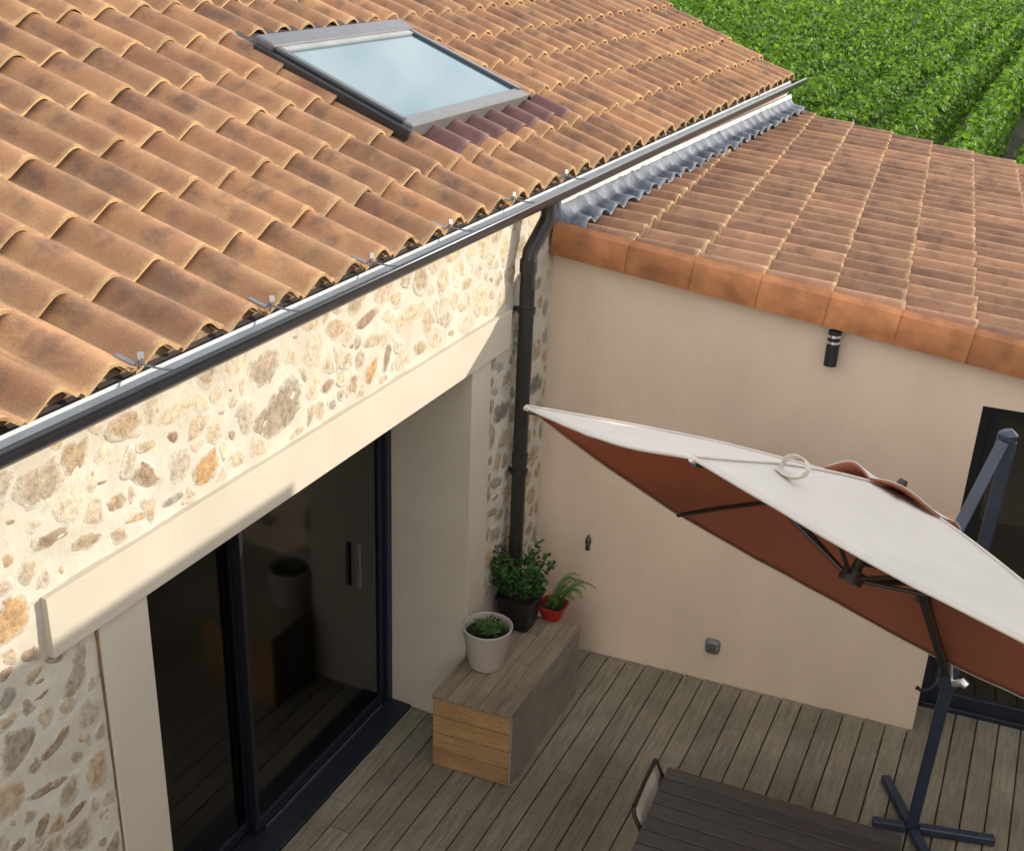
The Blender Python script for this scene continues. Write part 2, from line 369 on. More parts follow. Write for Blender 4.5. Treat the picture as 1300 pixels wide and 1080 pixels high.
face('mortar_face',.6,BL,-.2,OZ); face('mortar_face',LR,6.3,OZ,STR); face('mortar_face',BR,6.3,-.2,OZ)
# stones: outlines read off the photograph's wall, laid on the wall plane
TAN=(.36,.255,.145);PALE=(.52,.42,.28);BRN=(.22,.135,.075);ORG=(.40,.215,.07);GRY=(.27,.245,.21);SLT=(.075,.078,.085);GTN=(.30,.235,.165);RED=(.20,.085,.045)
PA2=(.53,.435,.31);TA2=(.43,.33,.22);TA3=(.42,.35,.27)
C4=(0,350,3.085);C5=(0,600,2.25);C6=(400,350,3.086)
ST=[(C4,GTN,'55,820 150,740 230,690 250,800 160,930 80,900'),(C4,TAN,'235,685 300,640 355,620 352,720 262,805'),(C4,TAN,'410,570 560,500 570,610 430,650'),(C4,PALE,'590,560 720,470 790,480 740,540 620,600'),
(C4,RED,'650,620 690,600 702,640 670,660'),(C4,TAN,'540,660 620,635 600,680 550,695'),(C4,BRN,'520,770 580,725 610,770 650,810 540,840'),(C4,ORG,'745,745 855,640 855,780 765,835'),
(C4,GTN,'970,330 1050,280 1105,290 1100,370 1030,440 975,400'),(C4,GTN,'1060,490 1120,400 1160,380 1185,450 1165,560 1060,640 955,610'),(C4,TAN,'400,890 490,830 500,890 430,940'),
(C4,PALE,'890,700 970,670 970,730 890,760'),(C4,GRY,'620,890 735,830 720,870 620,930'),(C4,TAN,'480,970 560,910 575,950 490,970'),(C4,BRN,'130,1030 280,965 260,1020 170,1080 135,1080'),
(C4,TAN,'270,1070 320,1010 400,1000 410,1020 330,1080'),(C4,TAN,'0,960 60,950 65,970 10,1000'),(C4,BRN,'370,812 450,785 400,822'),(C4,PALE,'430,730 510,695 450,740'),
(C4,GRY,'850,530 885,520 880,545 858,548'),(C4,BRN,'890,445 908,432 916,448 902,458'),(C4,GTN,'890,610 920,600 920,640 900,640'),(C4,TAN,'1140,240 1175,225 1160,250'),
(C5,ORG,'0,350 60,340 85,380 80,440 20,490 -10,490'),(C5,BRN,'50,520 110,480 130,530 60,545'),(C5,BRN,'0,560 40,550 20,590 -10,600'),(C5,GTN,'180,640 215,490 250,460 243,520 250,590 190,655'),
(C5,GRY,'0,620 60,610 20,680 -10,690'),(C5,GTN,'0,770 80,700 115,720 60,840 0,890'),(C5,BRN,'100,830 190,710 210,720 150,810'),(C5,BRN,'40,950 150,870 215,860 110,930'),
(C5,GRY,'20,990 55,985 50,1010 25,1012'),(C5,BRN,'110,990 145,950 130,1030 90,1050'),(C5,BRN,'180,990 240,920 250,940 200,1000'),(C5,GTN,'170,1060 250,960 265,1000 250,1080 190,1085'),
(C5,BRN,'20,1070 70,1030 75,1060 40,1085'),(C5,BRN,'80,660 150,600 125,645'),(C5,BRN,'90,605 130,580 122,600'),(C5,GTN,'270,1060 305,1030 300,1070'),(C5,GTN,'190,800 230,780 240,820 210,830'),
(C5,TAN,'275,975 310,950 315,985 290,1000'),(C5,TAN,'0,240 30,225 45,250 10,280'),(C5,TAN,'150,290 180,255 185,290'),
(C6,TAN,'35,200 90,165 130,200 90,255 50,240'),(C6,BRN,'155,190 240,110 260,130 200,200 160,215'),(C6,PALE,'290,180 370,120 445,95 440,140 360,200 300,225'),(C6,PALE,'180,270 220,225 270,220 255,270 185,290'),
(C6,BRN,'130,280 150,260 152,280 140,290'),(C6,ORG,'190,360 235,310 250,320 235,400 195,440'),(C6,BRN,'262,380 280,270 305,260 300,320 272,390'),(C6,TAN,'380,290 410,245 445,270 430,300 400,315'),
(C6,PALE,'480,90 530,75 540,110 490,130'),(C6,BRN,'10,440 50,400 90,405 40,470'),(C6,TAN,'130,430 150,375 170,390 160,470 130,485'),(C6,PALE,'285,75 340,60 350,110 300,130'),(C6,PALE,'550,110 600,90 590,140 560,145'),
(C6,TAN,'510,230 545,205 540,240'),(C6,PALE,'655,120 700,110 690,150 660,170'),(C6,BRN,'678,12 697,2 694,32'),(C6,GRY,'50,500 85,480 90,510 60,530'),(C6,TAN,'95,450 120,440 120,480 98,490'),(C6,TAN,'570,20 620,0 610,45 575,60'),
(C6,GRY,'690,450 710,425 720,460 700,475'),(C6,SLT,'685,540 725,490 765,480 770,510 740,560 690,590'),(C6,GRY,'700,350 735,330 742,370 708,385'),(C6,GRY,'672,720 692,700 694,740 676,745'),(C6,GRY,'680,810 720,780 740,800 690,850'),
(C6,GRY,'668,920 710,900 715,930 672,950'),(C6,GRY,'680,1000 715,970 735,1010 690,1050'),(C6,GTN,'840,270 880,230 892,300 842,350'),(C6,SLT,'835,410 895,360 897,430 837,480'),(C6,GRY,'850,20 890,0 885,50 855,55'),
(C6,GTN,'820,700 870,640 880,700 840,760'),(C6,GTN,'820,870 860,800 862,880 830,900'),(C6,GTN,'820,990 850,940 855,1000 828,1020')]
placed=[]
def stone(poly,colr,al=1.0):
    colr=tuple(a*.76+b*.24 for a,b in zip(colr,(.50,.42,.32)))
    # poly: (y,z) points; two corner cuttings then resample + ragged radius
    for _ in range(2):
        q=[]
        for i in range(len(poly)):
            a,b=poly[i],poly[(i+1)%len(poly)]
            q+=[(a[0]*.78+b[0]*.22,a[1]*.78+b[1]*.22),(a[0]*.22+b[0]*.78,a[1]*.22+b[1]*.78)]
        poly=q
    poly=[(p[0],p[1]) for p in poly]
    cy=sum(p[0] for p in poly)/len(poly); cz=sum(p[1] for p in poly)/len(poly)
    L=[math.dist(poly[i],poly[(i+1)%len(poly)]) for i in range(len(poly))]; T=sum(L); n=16; out=[]
    for k in range(n):
        t=T*k/n; i=0
        while t>L[i]: t-=L[i]; i+=1
        f=t/L[i]; a,b=poly[i],poly[(i+1)%len(poly)]
        out.append((a[0]*(1-f)+b[0]*f,a[1]*(1-f)+b[1]*f))
    rad=sum(math.hypot(p[0]-cy,p[1]-cz) for p in out)/n
    sd_=rnd.random()*50
    out=[(cy+(p[0]-cy)*(1+.22*noise.noise(Vector((p[0]*30,p[1]*30,sd_)))),cz+(p[1]-cz)*(1+.22*noise.noise(Vector((p[0]*30,p[1]*30,sd_+9))))) for p in out]
    top=min(.003,.0015+rad*.02); vs=[];uvs=[];rings=[(1.5,-.02),(1.30,-.003),(.98,.0006),(.5,top)]
    for s_,x in rings:
        for p in out:
            y=cy+(p[0]-cy)*s_; z=cz+(p[1]-cz)*s_
            vs.append((x+(noise.noise(Vector((y*40,z*40,3)))*.004 if x>.001 else 0)+noise.noise(Vector((y*4,z*4,1)))*.007*(x>0),y,z)); uvs.append((s_/1.22,0))
    vs.append((top,cy,cz)); uvs.append((0,0)); fs=[]
    for r_ in range(3):
        for k in range(n):
            k2=(k+1)%n; fs.append((r_*n+k,r_*n+k2,(r_+1)*n+k2,(r_+1)*n+k))
    fs+=[(3*n+k,3*n+(k+1)%n,4*n) for k in range(n)]
    m=MB(); m.add(vs,fs); m.uv=uvs; o=m.build('stone',M_stone,wallo,smooth=True)
    j=rnd.uniform(.88,1.12); o.color=(colr[0]*j,colr[1]*j,colr[2]*j,al); placed.append((cy,cz,rad))
for (ox,oy,sc),c_,txt in ST:
    P=[FX(ox+float(a.split(',')[0])/sc,oy+float(a.split(',')[1])/sc) for a in txt.split()]
    stone([(p.y,p.z) for p in P],c_)
# the rest of the rubble: power-diagram cells packed between the stones above
ZONES=[(1.88,6.14,STR+.005,3.03),(1.88,LL-.01,OZ,STR),(1.88,BL-.012,1.05,OZ),(LR+.01,6.14,OZ,STR),(BR+.012,6.14,.72,OZ)]
seeds=[(a,b,c,True) for a,b,c in placed]
for zi,(ya,yb,za,zb) in enumerate(ZONES):
    for t in range(2600):
        y,z=rnd.uniform(ya,yb),rnd.uniform(za,zb); r_=rnd.choice((.07,.085,.10)) if t<900 else rnd.choice((.045,.06)) if t<1900 else rnd.choice((.022,.03))
        if all(math.hypot(y-a,z-b)>(r_+c)*(1.0 if h else .98) for a,b,c,h in seeds): seeds.append((y,z,r_,False))
def clip(poly,ny,nz,c):
    out=[]
    for k in range(len(poly)):
        p,q=poly[k],poly[(k+1)%len(poly)]; dp=p[0]*ny+p[1]*nz-c; dq=q[0]*ny+q[1]*nz-c
        if dp<=0: out.append(p)
        if dp*dq<0: f=dp/(dp-dq); out.append((p[0]+(q[0]-p[0])*f,p[1]+(q[1]-p[1])*f))
    return out
cand=[]
for y,z,r_,hand in seeds:
    if hand: continue
    zn=[q for q in ZONES if q[0]<=y<=q[1] and q[2]<=z<=q[3]][0]
    po=[(zn[0],zn[2]),(zn[1],zn[2]),(zn[1],zn[3]),(zn[0],zn[3])]
    po=[(min(max(p[0],y-.2),y+.2),min(max(p[1],z-.15),z+.15)) for p in po]
    for a,b,c,h in seeds:
        if (a,b)==(y,z) or math.hypot(a-y,b-z)>.4: continue
        c2=c*1.15 if h else c
        po=clip(po,a-y,b-z,((a*a+b*b)-(y*y+z*z)+r_*r_-c2*c2)/2)
        if len(po)<3: break
    if len(po)<3: continue
    ar=abs(sum(po[k][0]*po[(k+1)%len(po)][1]-po[(k+1)%len(po)][0]*po[k][1] for k in range(len(po))))/2
    if ar<.0006: continue
    cy=sum(p[0] for p in po)/len(po); cz=sum(p[1] for p in po)/len(po); f=rnd.uniform(.74,.90)
    cand.append((ar,[(cy+(p[0]-cy)*f,cz+(p[1]-cz)*f) for p in po],cy,cz))
cand.sort(key=lambda t:-t[0])
for ar,po,cy,cz in cand[:222]:
    if cy>5.3 and cz<2.5: c_=rnd.choice((GRY,GTN,TA2,GTN,GRY,TAN))
    elif cy<2.4 and cz<2.35: c_=rnd.choice((GTN,TAN,TA3,TA2,TA2))
    else: c_=rnd.choice((TA2,PA2,PALE,PA2,TA2,TA3,PALE)) if ar>.003 else rnd.choice((TAN,PALE,TA2,PA2))
    stone(po,c_,rnd.uniform(.82,1.05))
# cream render surround
sur=empty('door_surround',(0,3.9,0),parent=house)
MB().box(-.55,.028,LL,LR,OZ,STR).build('lintel',M_cream,sur,bevel=.002)
MB().box(-.60,.014,BL,OY0,-.3,OZ-.001).build('jamb',M_cream,sur,bevel=.004)
MB().box(-.60,.014,OY1,BR,-.3,OZ-.001).build('jamb',M_cream,sur,bevel=.004)
MB().box(-.03,.006,BL-.008,BL-.001,-.3,OZ-.004).build('edge_bead',M_brown,sur)
# sliding door
XD=-.516
door=empty('sliding_door',(XD,3.9,0),parent=house); tag(door,'navy framed sliding glass door set deep in the stone wall')
MY=3.775
SILL=min(GX+i*PB for i in range(i0,26) if GX+i*PB+.0035>=-.47)+.002
fr=MB()
fr.box(XD-.10,XD+.03,OY1-.055,OY1-.001,.012,OZ-.002); fr.box(XD-.10,XD+.03,OY0+.001,OY0+.055,.012,OZ-.002)
fr.box(XD-.10,XD+.03,OY0+.056,OY1-.056,OZ-.055,OZ-.003); fr.box(XD-.10,SILL,OY0+.002,OY1-.002,-.10,.012)
fr.build('frame',M_navy,door,bevel=.004)
MB().box(XD+.012,XD+.018,MY+.05,OY1-.1,.0125,.030).build('track_rail',M_silver,door)
MB().box(XD-.03,XD-.02,OY0+.06,OY1-.06,.0125,.028).build('track_rail',M_navy,door)
def leaf(y0,y1,x):
    m=MB(); w=.04
    m.box(x-.04,x,y0,y0+w,.03,OZ-.06); m.box(x-.04,x,y1-w,y1,.03,OZ-.06); m.box(x-.04,x,y0+w,y1-w,.03,.03+w+.02); m.box(x-.04,x,y0+w,y1-w,OZ-.06-w,OZ-.06)
    s_=m.build('sash',M_navy,door,bevel=.003)
    MB().box(x-.026,x-.016,y0+w-.005,y1-w+.005,.03+w+.015,OZ-.06-w+.005).build('pane',M_glass,s_)
    return s_
leaf(OY0+.057,MY+.02,XD-.040); s2=leaf(MY-.02,OY1-.057,XD+.006)
MB().box(XD+.007,XD+.016,MY-.018,MY-.008,.1,OZ-.13).build('stile_strip',M_anth,s2)
hb=MB(); ya=FX(452,790,XD).y
hb.box(XD+.007,XD+.035,ya-.012,ya+.012,1.0,1.28); hb.build('handle',M_greymetal,s2,bevel=.006)
# room behind the glass
MB().box(-4.6,-.62,1.6,6.4,-.06,-.02).build('interior_floor',M_floor,house)
rm=MB(); rm.box(-4.7,-4.6,1.6,6.4,-.02,2.5); rm.box(-4.6,-.62,1.5,1.6,-.02,2.5); rm.box(-4.6,-.62,6.4,6.5,-.02,2.5); rm.box(-4.7,-.62,1.5,6.5,2.5,2.55)
rm.build('interior_wall',M_room,house)
# ---------------------------------------------------------------- main roof
TH=R(20.5); XE,ZE=.10,3.182; KF=.05; YC=6.3
S3=Vector((-math.cos(TH),0,math.sin(TH))); N3=Vector((math.sin(TH),0,math.cos(TH)))
def RP(y,s,h=0): return Vector((XE,y,ZE))+S3*s+N3*h
def fan(ye,s): return ye+KF*(ye-YC)*s
roof=empty('roof',RP(5,0,-.1),parent=house)
MB().obox(RP(-1,.05,-.15),(0,12.9,0),S3*4.6,N3*.05).build('roof_underlay',M_roofdeck,roof)
rg=RP(0,4.65,0); 
MB().obox((rg.x,-1,rg.z-.15),(0,13.2,0),Vector((-math.cos(TH),0,-math.sin(TH)))*4.4,(0,0,.06)).build('rear_slope',M_tile,roof)
def tile_mesh(name,p,length,hgt,mat,seed,power=1.0):
    rq=random.Random(seed); n=15; m=MB(); us=[i/(n-1) for i in range(n)]
    def prof(u):
        w=abs(u-.5)*2; return hgt*((1+math.cos(math.pi*min(1,w)))/2)**power-hgt+(.006*max(0,(u-.85)/.15))
    th=.014; vs=[];uv=[]
    sk=rq.uniform(-.004,.004)
    for r_,(yy,dz,vv) in enumerate(((0,-th,-.0),(0,0,0.),(.5,0,.5),(1,0,1.),(.35,-th,.0))):
        for u in us:
            a=(u-.5)*(p+.012)*(1 if r_!=3 else .985)
            vs.append((a,yy*length+(rq.uniform(-.0012,.0012) if r_<2 else 0)+sk*(u-.5)*(r_<2),prof(u)+dz)); uv.append((u,vv))
    fs=[]
    for i in range(n-1):
        for a,b in ((0,1),(1,2),(2,3),(4,0)): fs.append((a*n+i,a*n+i+1,b*n+i+1,b*n+i))
    m.add(vs,fs); m.uv=uv
    me,_=m.mesh(name,mat,center=False,smooth=True); me.set_sharp_from_angle(angle=R(50)); return me,m
PT=.231; GA=.382
TM=[tile_mesh('roof_tile',PT,GA+.035,.068,M_tile,k,.85) for k in range(4)]
def tile_matrix(o,across_hint,up,N,drop,scale_x,jr):
    X=across_hint.normalized(); up=up-N*drop; Z=X.cross(up).normalized()
    M=Matrix(((X.x*scale_x,up.x,Z.x,o.x),(X.y*scale_x,up.y,Z.y,o.y),(X.z*scale_x,up.z,Z.z,o.z),(0,0,0,1)))
    return M@Matrix.Rotation(jr[0],4,'Z')@Matrix.Rotation(jr[1],4,'Y')
SKY=(5.47,6.99,.735,1.785)
tiles=[]
for k in range(10):
    s=.035+GA*k
    for j in range(-7,44):
        ye=2.30+PT*j
        y=fan(ye,s)
        if y>11.80+.30*s: continue
        if SKY[0]+.085<y<SKY[1]-.06 and SKY[2]-.06<s<SKY[3]-.13: continue
        up=S3+Vector((0,KF*(ye-YC),0))
        jr=(rnd.gauss(0,.011),rnd.gauss(0,.014))
        o=RP(y,s+rnd.gauss(0,.006),rnd.gauss(0,.0022))
        M=tile_matrix(o,Vector((0,1,0)),up,N3,.05,1+KF*s,jr)
        if SKY[0]+.03<y<SKY[1]-.02 and SKY[2]-.45<s<SKY[2]: pass
        px=pix(RP(y,s+.2)); vis=-60<px[0]<1360 and -60<px[1]<1140
        tiles.append((0 if vis else 1,px[2],M,rnd.randrange(4)))
tiles.sort(key=lambda t:(t[0],t[1]))
for t in tiles[:298]: linkM('roof_tile',TM[t[3]][0],roof,t[2])
def join_tiles(name,ts,TMs,mat,parent):
    m=MB(); m.uv=[]
    for t in ts:
        src=TMs[t[3]][1]; m.add([t[2]@v for v in src.v],src.f); m.uv+=src.uv
    o=m.build(name,mat,parent,smooth=True); o.data.set_sharp_from_angle(angle=R(50)); tag(o,kind='stuff'); return o
if len(tiles)>298: join_tiles('roof_tiles',tiles[298:],TM,M_tile,roof)
# mortar closing the hollow under the eave tiles, cut to their wave
m=MB(); vs=[]; ne=1200
for i in range(ne+1):
    ye=.75+10.95*i/ne; u=((ye-2.30)/PT+.5)%1.0; w=abs(u-.5)*2; h=.068*((1+math.cos(math.pi*w))/2)**.85-.068-.024
    y=fan(ye,.075); vs+=[RP(y,.075,-.14),RP(y,.075,h),RP(y,.105,h),RP(y,.105,-.14)]
m.add(vs,[(4*i+a,4*i+4+a,4*i+5+a,4*i+1+a) for i in range(ne) for a in range(3)]); m.build('eave_closure',M_mortarstrip,roof)
# ---------------------------------------------------------------- skylight
sk=empty('skylight',RP(6.13,1.1,0),parent=house); tag(sk,'grey framed roof window reflecting blue sky and cloud')
y0,y1,s0,s1=SKY
def rbox(m,ya,yb,sa,sb,ha,hb_): return m.obox(RP(ya,sa,ha),(0,yb-ya,0),S3*(sb-sa),N3*(hb_-ha))
FW=.058; HB=.036
m=MB(); rbox(m,y0,y0+FW,s0+.05,s1-.12,-.09,HB); m.build('side_frame',M_anth,sk,bevel=.012)
m=MB(); rbox(m,y1-FW,y1,s0+.05,s1-.12,-.09,HB); m.build('side_frame',M_anth,sk,bevel=.012)
m=MB(); rbox(m,y0-.015,y1+.015,s1-.13,s1,-.06,HB+.012); m.build('top_cover',M_greymetal,sk,bevel=.012)
m=MB(); rbox(m,y0+.01,y1-.01,s0-.01,s0+.085,-.06,HB-.008); m.build('bottom_cover',M_clad,sk,bevel=.01)
m=MB(); rbox(m,y0+FW,y1-FW,s0+.085,s1-.13,HB-.030,HB-.018); m.build('glass_pane',M_skyglass,sk)
m=MB(); rbox(m,y0+FW+.001,y1-FW-.001,s1-.17,s1-.131,HB-.017,HB-.004); m.build('blind_rail',M_zinc,sk)
m=MB(); rbox(m,y0+.01,y1-.01,s1+.002,s1+.22,-.055,-.045); m.build('head_flashing',M_roofdeck,sk)
m=MB(); rbox(m,y0-.035,y0-.002,s0-.02,s1-.02,-.075,.012); m.build('side_flashing',M_black,sk,bevel=.008)
m=MB(); rbox(m,y1+.002,y1+.035,s0-.02,s1-.02,-.075,.012); m.build('side_flashing',M_black,sk,bevel=.008)
# pleated apron dressed over the tiles below
m=MB(); vs=[];na=100;nb=6
for i in range(na+1):
    for j in range(nb+1):
        y=y0+.10+(y1+.08-y0)*i/na; low=.50+.022*noise.noise(Vector((y*5,2,0))); s=s0+.02+(low-s0-.02)*j/nb
        ye=(y+KF*YC*s)/(1+KF*s); u=((ye-2.30)/PT+.5)%1.0; w=abs(u-.5)*2
        h=.068*((1+math.cos(math.pi*w))/2)**.85-.068+.004
        h+=-.05*(s-.417) if s>=.417 else 0
        h+=.006+.002*noise.noise(Vector((y*30,s*30,0)))
        vs.append(RP(y,s,h))
fs=[(i*(nb+1)+j,i*(nb+1)+j+1,(i+1)*(nb+1)+j+1,(i+1)*(nb+1)+j) for i in range(na) for j in range(nb)]
m.add(vs,fs); ap=m.build('apron_flashing',M_apron,sk,smooth=True); q=ap.modifiers.new('thick','SOLIDIFY'); q.thickness=.003
# ---------------------------------------------------------------- gutter
gx,gz,gr=.128,3.150,.074; A0=math.pi+.36
def gprof(r_,a0,a1,n): return [(gx+r_*math.cos(a0+(a1-a0)*k/n),gz+r_*math.sin(a0+(a1-a0)*k/n)) for k in range(n+1)]
gut=empty('gutter',(gx,6,gz),parent=house)
def sweep(m,prof,ya,yb,seg=1):
    n=len(prof); vs=[];fs=[]
    for i in range(seg+1):
        y=ya+(yb-ya)*i/seg; vs+=[(x,y,z) for x,z in prof]
    for i in range(seg):
        for k in range(n-1): fs.append((i*n+k,i*n+k+1,(i+1)*n+k+1,(i+1)*n+k))
    return m.add(vs,fs)
m=MB(); sweep(m,gprof(gr,A0,2*math.pi,18),-.9,11.75)
for ye_ in (-.9,11.75): m.add([(x,ye_,z) for x,z in gprof(gr,A0,2*math.pi,18)],[tuple(range(19))])
m.build('gutter_shell',M_anth,gut,smooth=True)
m=MB(); sweep(m,gprof(gr-.004,A0,2*math.pi-.1,18),-.89,11.74); m.build('gutter_lining',M_zinc,gut,smooth=True)
m=MB(); m.tube([(gx+gr,-.9,gz+.004),(gx+gr,11.75,gz+.004)],.011,12); m.build('gutter_bead',M_anth,gut,smooth=True)
clips=[2.55,3.27,3.98,4.69,5.40,6.10]
for c_ in clips:
    j=round((c_-2.30)/PT-.42); yy=2.30+PT*(j+.40)
    m=MB(); a=RP(yy,.11,-.044); b=RP(yy,.03,-.036); c2=RP(yy+.006,.018,-.008); d2=RP(yy+.012,.030,.010)
    for p,q in ((a,b),(b,c2),(c2,d2)): m.bar(p,q,.022,.004,N3)
    c3=RP(yy+.02,.022,-.05); m.bar(c2,c3,.018,.004,(1,0,0))
    m.build('tile_clip',M_silver,gut)
    m=MB(); m.tube([(gx-.045,yy+.0,gz+.018),(gx,yy+.006,gz+.012),(gx+.04,yy+.02,gz+.008),(gx+gr,yy+.03,gz+.010)],.004,6); m.build('gutter_strap',M_ventgrey,gut)
# brown strip on the wall, coloured dark to stand for the gutter's shadow
MB().box(-.011,.012,6.2,11.95,2.985,3.10).build('gutter_shade_strip',M_brown,house)
# downpipe
dp=empty('downpipe',(.07,5.6,0),parent=house)
PX=.075
yp=FX(659,600,PX).y
p0=Vector((gx,FX(690,280,.1).y,gz-gr+.01)); pts=[p0,p0+Vector((0,0,-.07)),Vector((PX,yp+.015,2.83)),Vector((PX,yp,2.77)),Vector((PX,yp,2.0)),Vector((PX,yp,.05))]
m=MB(); m.tube(pts[:2]+[pts[1]*.9+pts[2]*.1-Vector((0,0,.01)),pts[2],pts[3]],.043,16); m.build('pipe_offset',M_pipe,dp,auto=True)
m=MB(); m.tube([(PX,yp,2.775),(PX,yp,.0)],.043,18); m.tube([(PX,yp,2.79),(PX,yp,2.72)],.049,18); m.tube([(PX,yp,1.62),(PX,yp,1.55)],.048,18); m.build('pipe_shaft',M_pipe,dp,auto=True)
for z in (2.5,1.5,.6):
    m=MB(); m.tube([(PX,yp,z-.014),(PX,yp,z+.014)],.052,18); m.box(.0,PX,yp-.012,yp+.012,z-.012,z+.012); m.build('pipe_bracket',M_pipe,dp,auto=True)
# ================================================================== EXTENSION
ext=empty('rendered_extension',EC+D*1.5,'low beige rendered extension with weathered tile roof butting against the stone house','extension')
SL=.122; Z0=2.925
E3=Vector((D.x,D.y,-SL)).normalized(); U3=NW.copy(); NE=E3.cross(U3).normalized()
if NE.z<0: NE=-NE
def EP(s,v,h=0): return Vector((0,Y0,Z0))+E3*s+U3*v+NE*h
def WP(s,v,z): return EC+D*s+NW*v+Vector((0,0,z))
def ztop(s): return Z0-SL*s-.13
DS=2.492; DZ=2.172
w=MB()
def wslab(sa,sb,va,vb,za,zb_a,zb_b): w.hexa([WP(sa,va,za),WP(sb,va,za),WP(sb,vb,za),WP(sa,vb,za),WP(sa,va,zb_a),WP(sb,va,zb_b),WP(sb,vb,zb_b),WP(sa,vb,zb_a)])
wslab(-.0,DS,0,.36,-.3,ztop(0),ztop(DS)); wslab(DS,4.3,0,.36,DZ,ztop(DS),ztop(4.3)); wslab(4.3,4.9,0,.36,-.3,ztop(4.3),ztop(4.9))
wslab(4.6,4.9,.36,5.6,-.3,ztop(4.6),ztop(4.9)); wslab(0.02,4.6,5.4,5.6,-.3,ztop(0),ztop(4.6))
w.build('wall',M_beige,ext)
eroof=empty('extension_roof',EP(1.5,3,-.1),parent=ext)
MB().obox(EP(0.02,.02,-.13),E3*4.95,U3*5.75,NE*.04).build('roof_underlay',M_roofdeck,eroof)
PE=.2235; GE=.381; KE=-.022
TE=[tile_mesh('roof_tile',PE,GE+.04,.092,M_tile2,20+k,.55) for k in range(4)]
et=[]
for r_ in range(12):
    lip=.490+GE*r_
    for j in range(26):
        v0=.035+PE*j; v=v0*(1+KE*(lip-1.2))
        up=-E3+U3*(-KE*v0)
        o=EP(lip+rnd.gauss(0,.0028)-.02*v0/2,v,rnd.gauss(0,.0022))
        M=tile_matrix(o,(-E3).cross(NE),up,NE,.05,1+KE*(lip-1.2)*.5,(rnd.gauss(0,.006),rnd.gauss(0,.012)))
        px=pix(EP(lip-.2,v)); vis=-60<px[0]<1360
        et.append((0 if vis else 1,px[2],M,rnd.randrange(4)))
et.sort(key=lambda t:(t[0],t[1]))
for t in et[:298]: linkM('roof_tile',TE[t[3]][0],eroof,t[2])
if len(et)>298: join_tiles('roof_tiles',et[298:],TE,M_tile2,eroof)
# verge tiles
def vert(sa,sb,k):
    m=MB(); rq=[-.082,-.096,-.101,-.092,-.060]; hz=[-.215,-.16,-.09,-.045,-.018]; th=.016
    n=5; vs=[]
    for s in (sa,sb):
        lift=.015 if s==sb else 0.0
        for q in range(n): vs.append(EP(s,rq[q]-lift*.8,hz[q]+lift*.3))
        for q in range(n): vs.append(EP(s,rq[q]+th-lift*.8,hz[q]-(.014 if q>2 else 0)))
    fs=[]
    N=2*n
    for q in range(n-1): fs+=[(q,q+1,N+q+1,N+q),(n+q,N+n+q,N+n+q+1,n+q+1)]
    fs+=[(0,N,N+n,n),(n-1,2*n-1,N+2*n-1,N+n-1)]
    for q in range(n-1): fs+=[(q,n+q,n+q+1,q+1),(N+q,N+q+1,N+n+q+1,N+n+q)]
    m.add(vs,fs); o=m.build('verge_tile',M_verge,eroof,auto=True); return o
lips=[.03,.490-.004]+[.490+GE*k-.004 for k in range(1,12)]
for k,(a,b_) in enumerate(zip(lips,lips[1:])): vert(a-(.02 if k else 0),b_,k)
# mortar line under the verge
m=MB(); m.hexa([WP(.01,-.078,ztop(.01)-.055),WP(4.9,-.078,ztop(4.9)-.055),WP(4.9,-.002,ztop(4.9)-.055),WP(.01,-.002,ztop(.01)-.055),WP(.01,-.078,ztop(.01)+.03),WP(4.9,-.078,ztop(4.9)+.03),WP(4.9,-.002,ztop(4.9)+.03),WP(.01,-.002,ztop(.01)+.03)]); m.build('verge_bedding',M_beige,ext)
# lead flashing dressed against the stone wall
TY=D.y/D.x
fl=empty('wall_flashing',EP(.1,3,0),parent=ext)
m=MB(); vs=[]; na=240; nb=7
for i in range(na+1):
    v=-.085+(5.86+.085)*i/na
    for j in range(nb+1):
        u=(((v/(1+KE*(-1.0)))-.035)/PE+.5)%1.0; wv=abs(u-.5)*2
        h=.050*((1+math.cos(math.pi*wv))/2)**.8-.055
        fade=min(1,j/3)
        s=.004+(.20+.03*noise.noise(Vector((v*3,0,7)))+.018*noise.noise(Vector((v*17,0,3))))*j/nb
        hh=h*fade+.028+.05*(1-fade)+.010*noise.noise(Vector((v*13,s*13,1)))
        if v<-.03: hh-=.10*((-.03-v)/.055)**1.5
        vs.append(EP(s+v*TY,v,hh))
fs=[(i*(nb+1)+j,(i+1)*(nb+1)+j,(i+1)*(nb+1)+j+1,i*(nb+1)+j+1) for i in range(na) for j in range(nb)]
m.add(vs,fs); o=m.build('lead_apron',M_lead,fl,smooth=True); q=o.modifiers.new('thick','SOLIDIFY'); q.thickness=.004
m=MB(); fe=5.86*TY; m.hexa([EP(.001,.0,.07),EP(.026,.0,.066),EP(.026+fe,5.86,.066),EP(.001+fe,5.86,.07),EP(.001,.0,.098),EP(.012,.0,.098),EP(.012+fe,5.86,.098),EP(.001+fe,5.86,.098)]); m.build('flashing_upstand',M_zinc,fl)
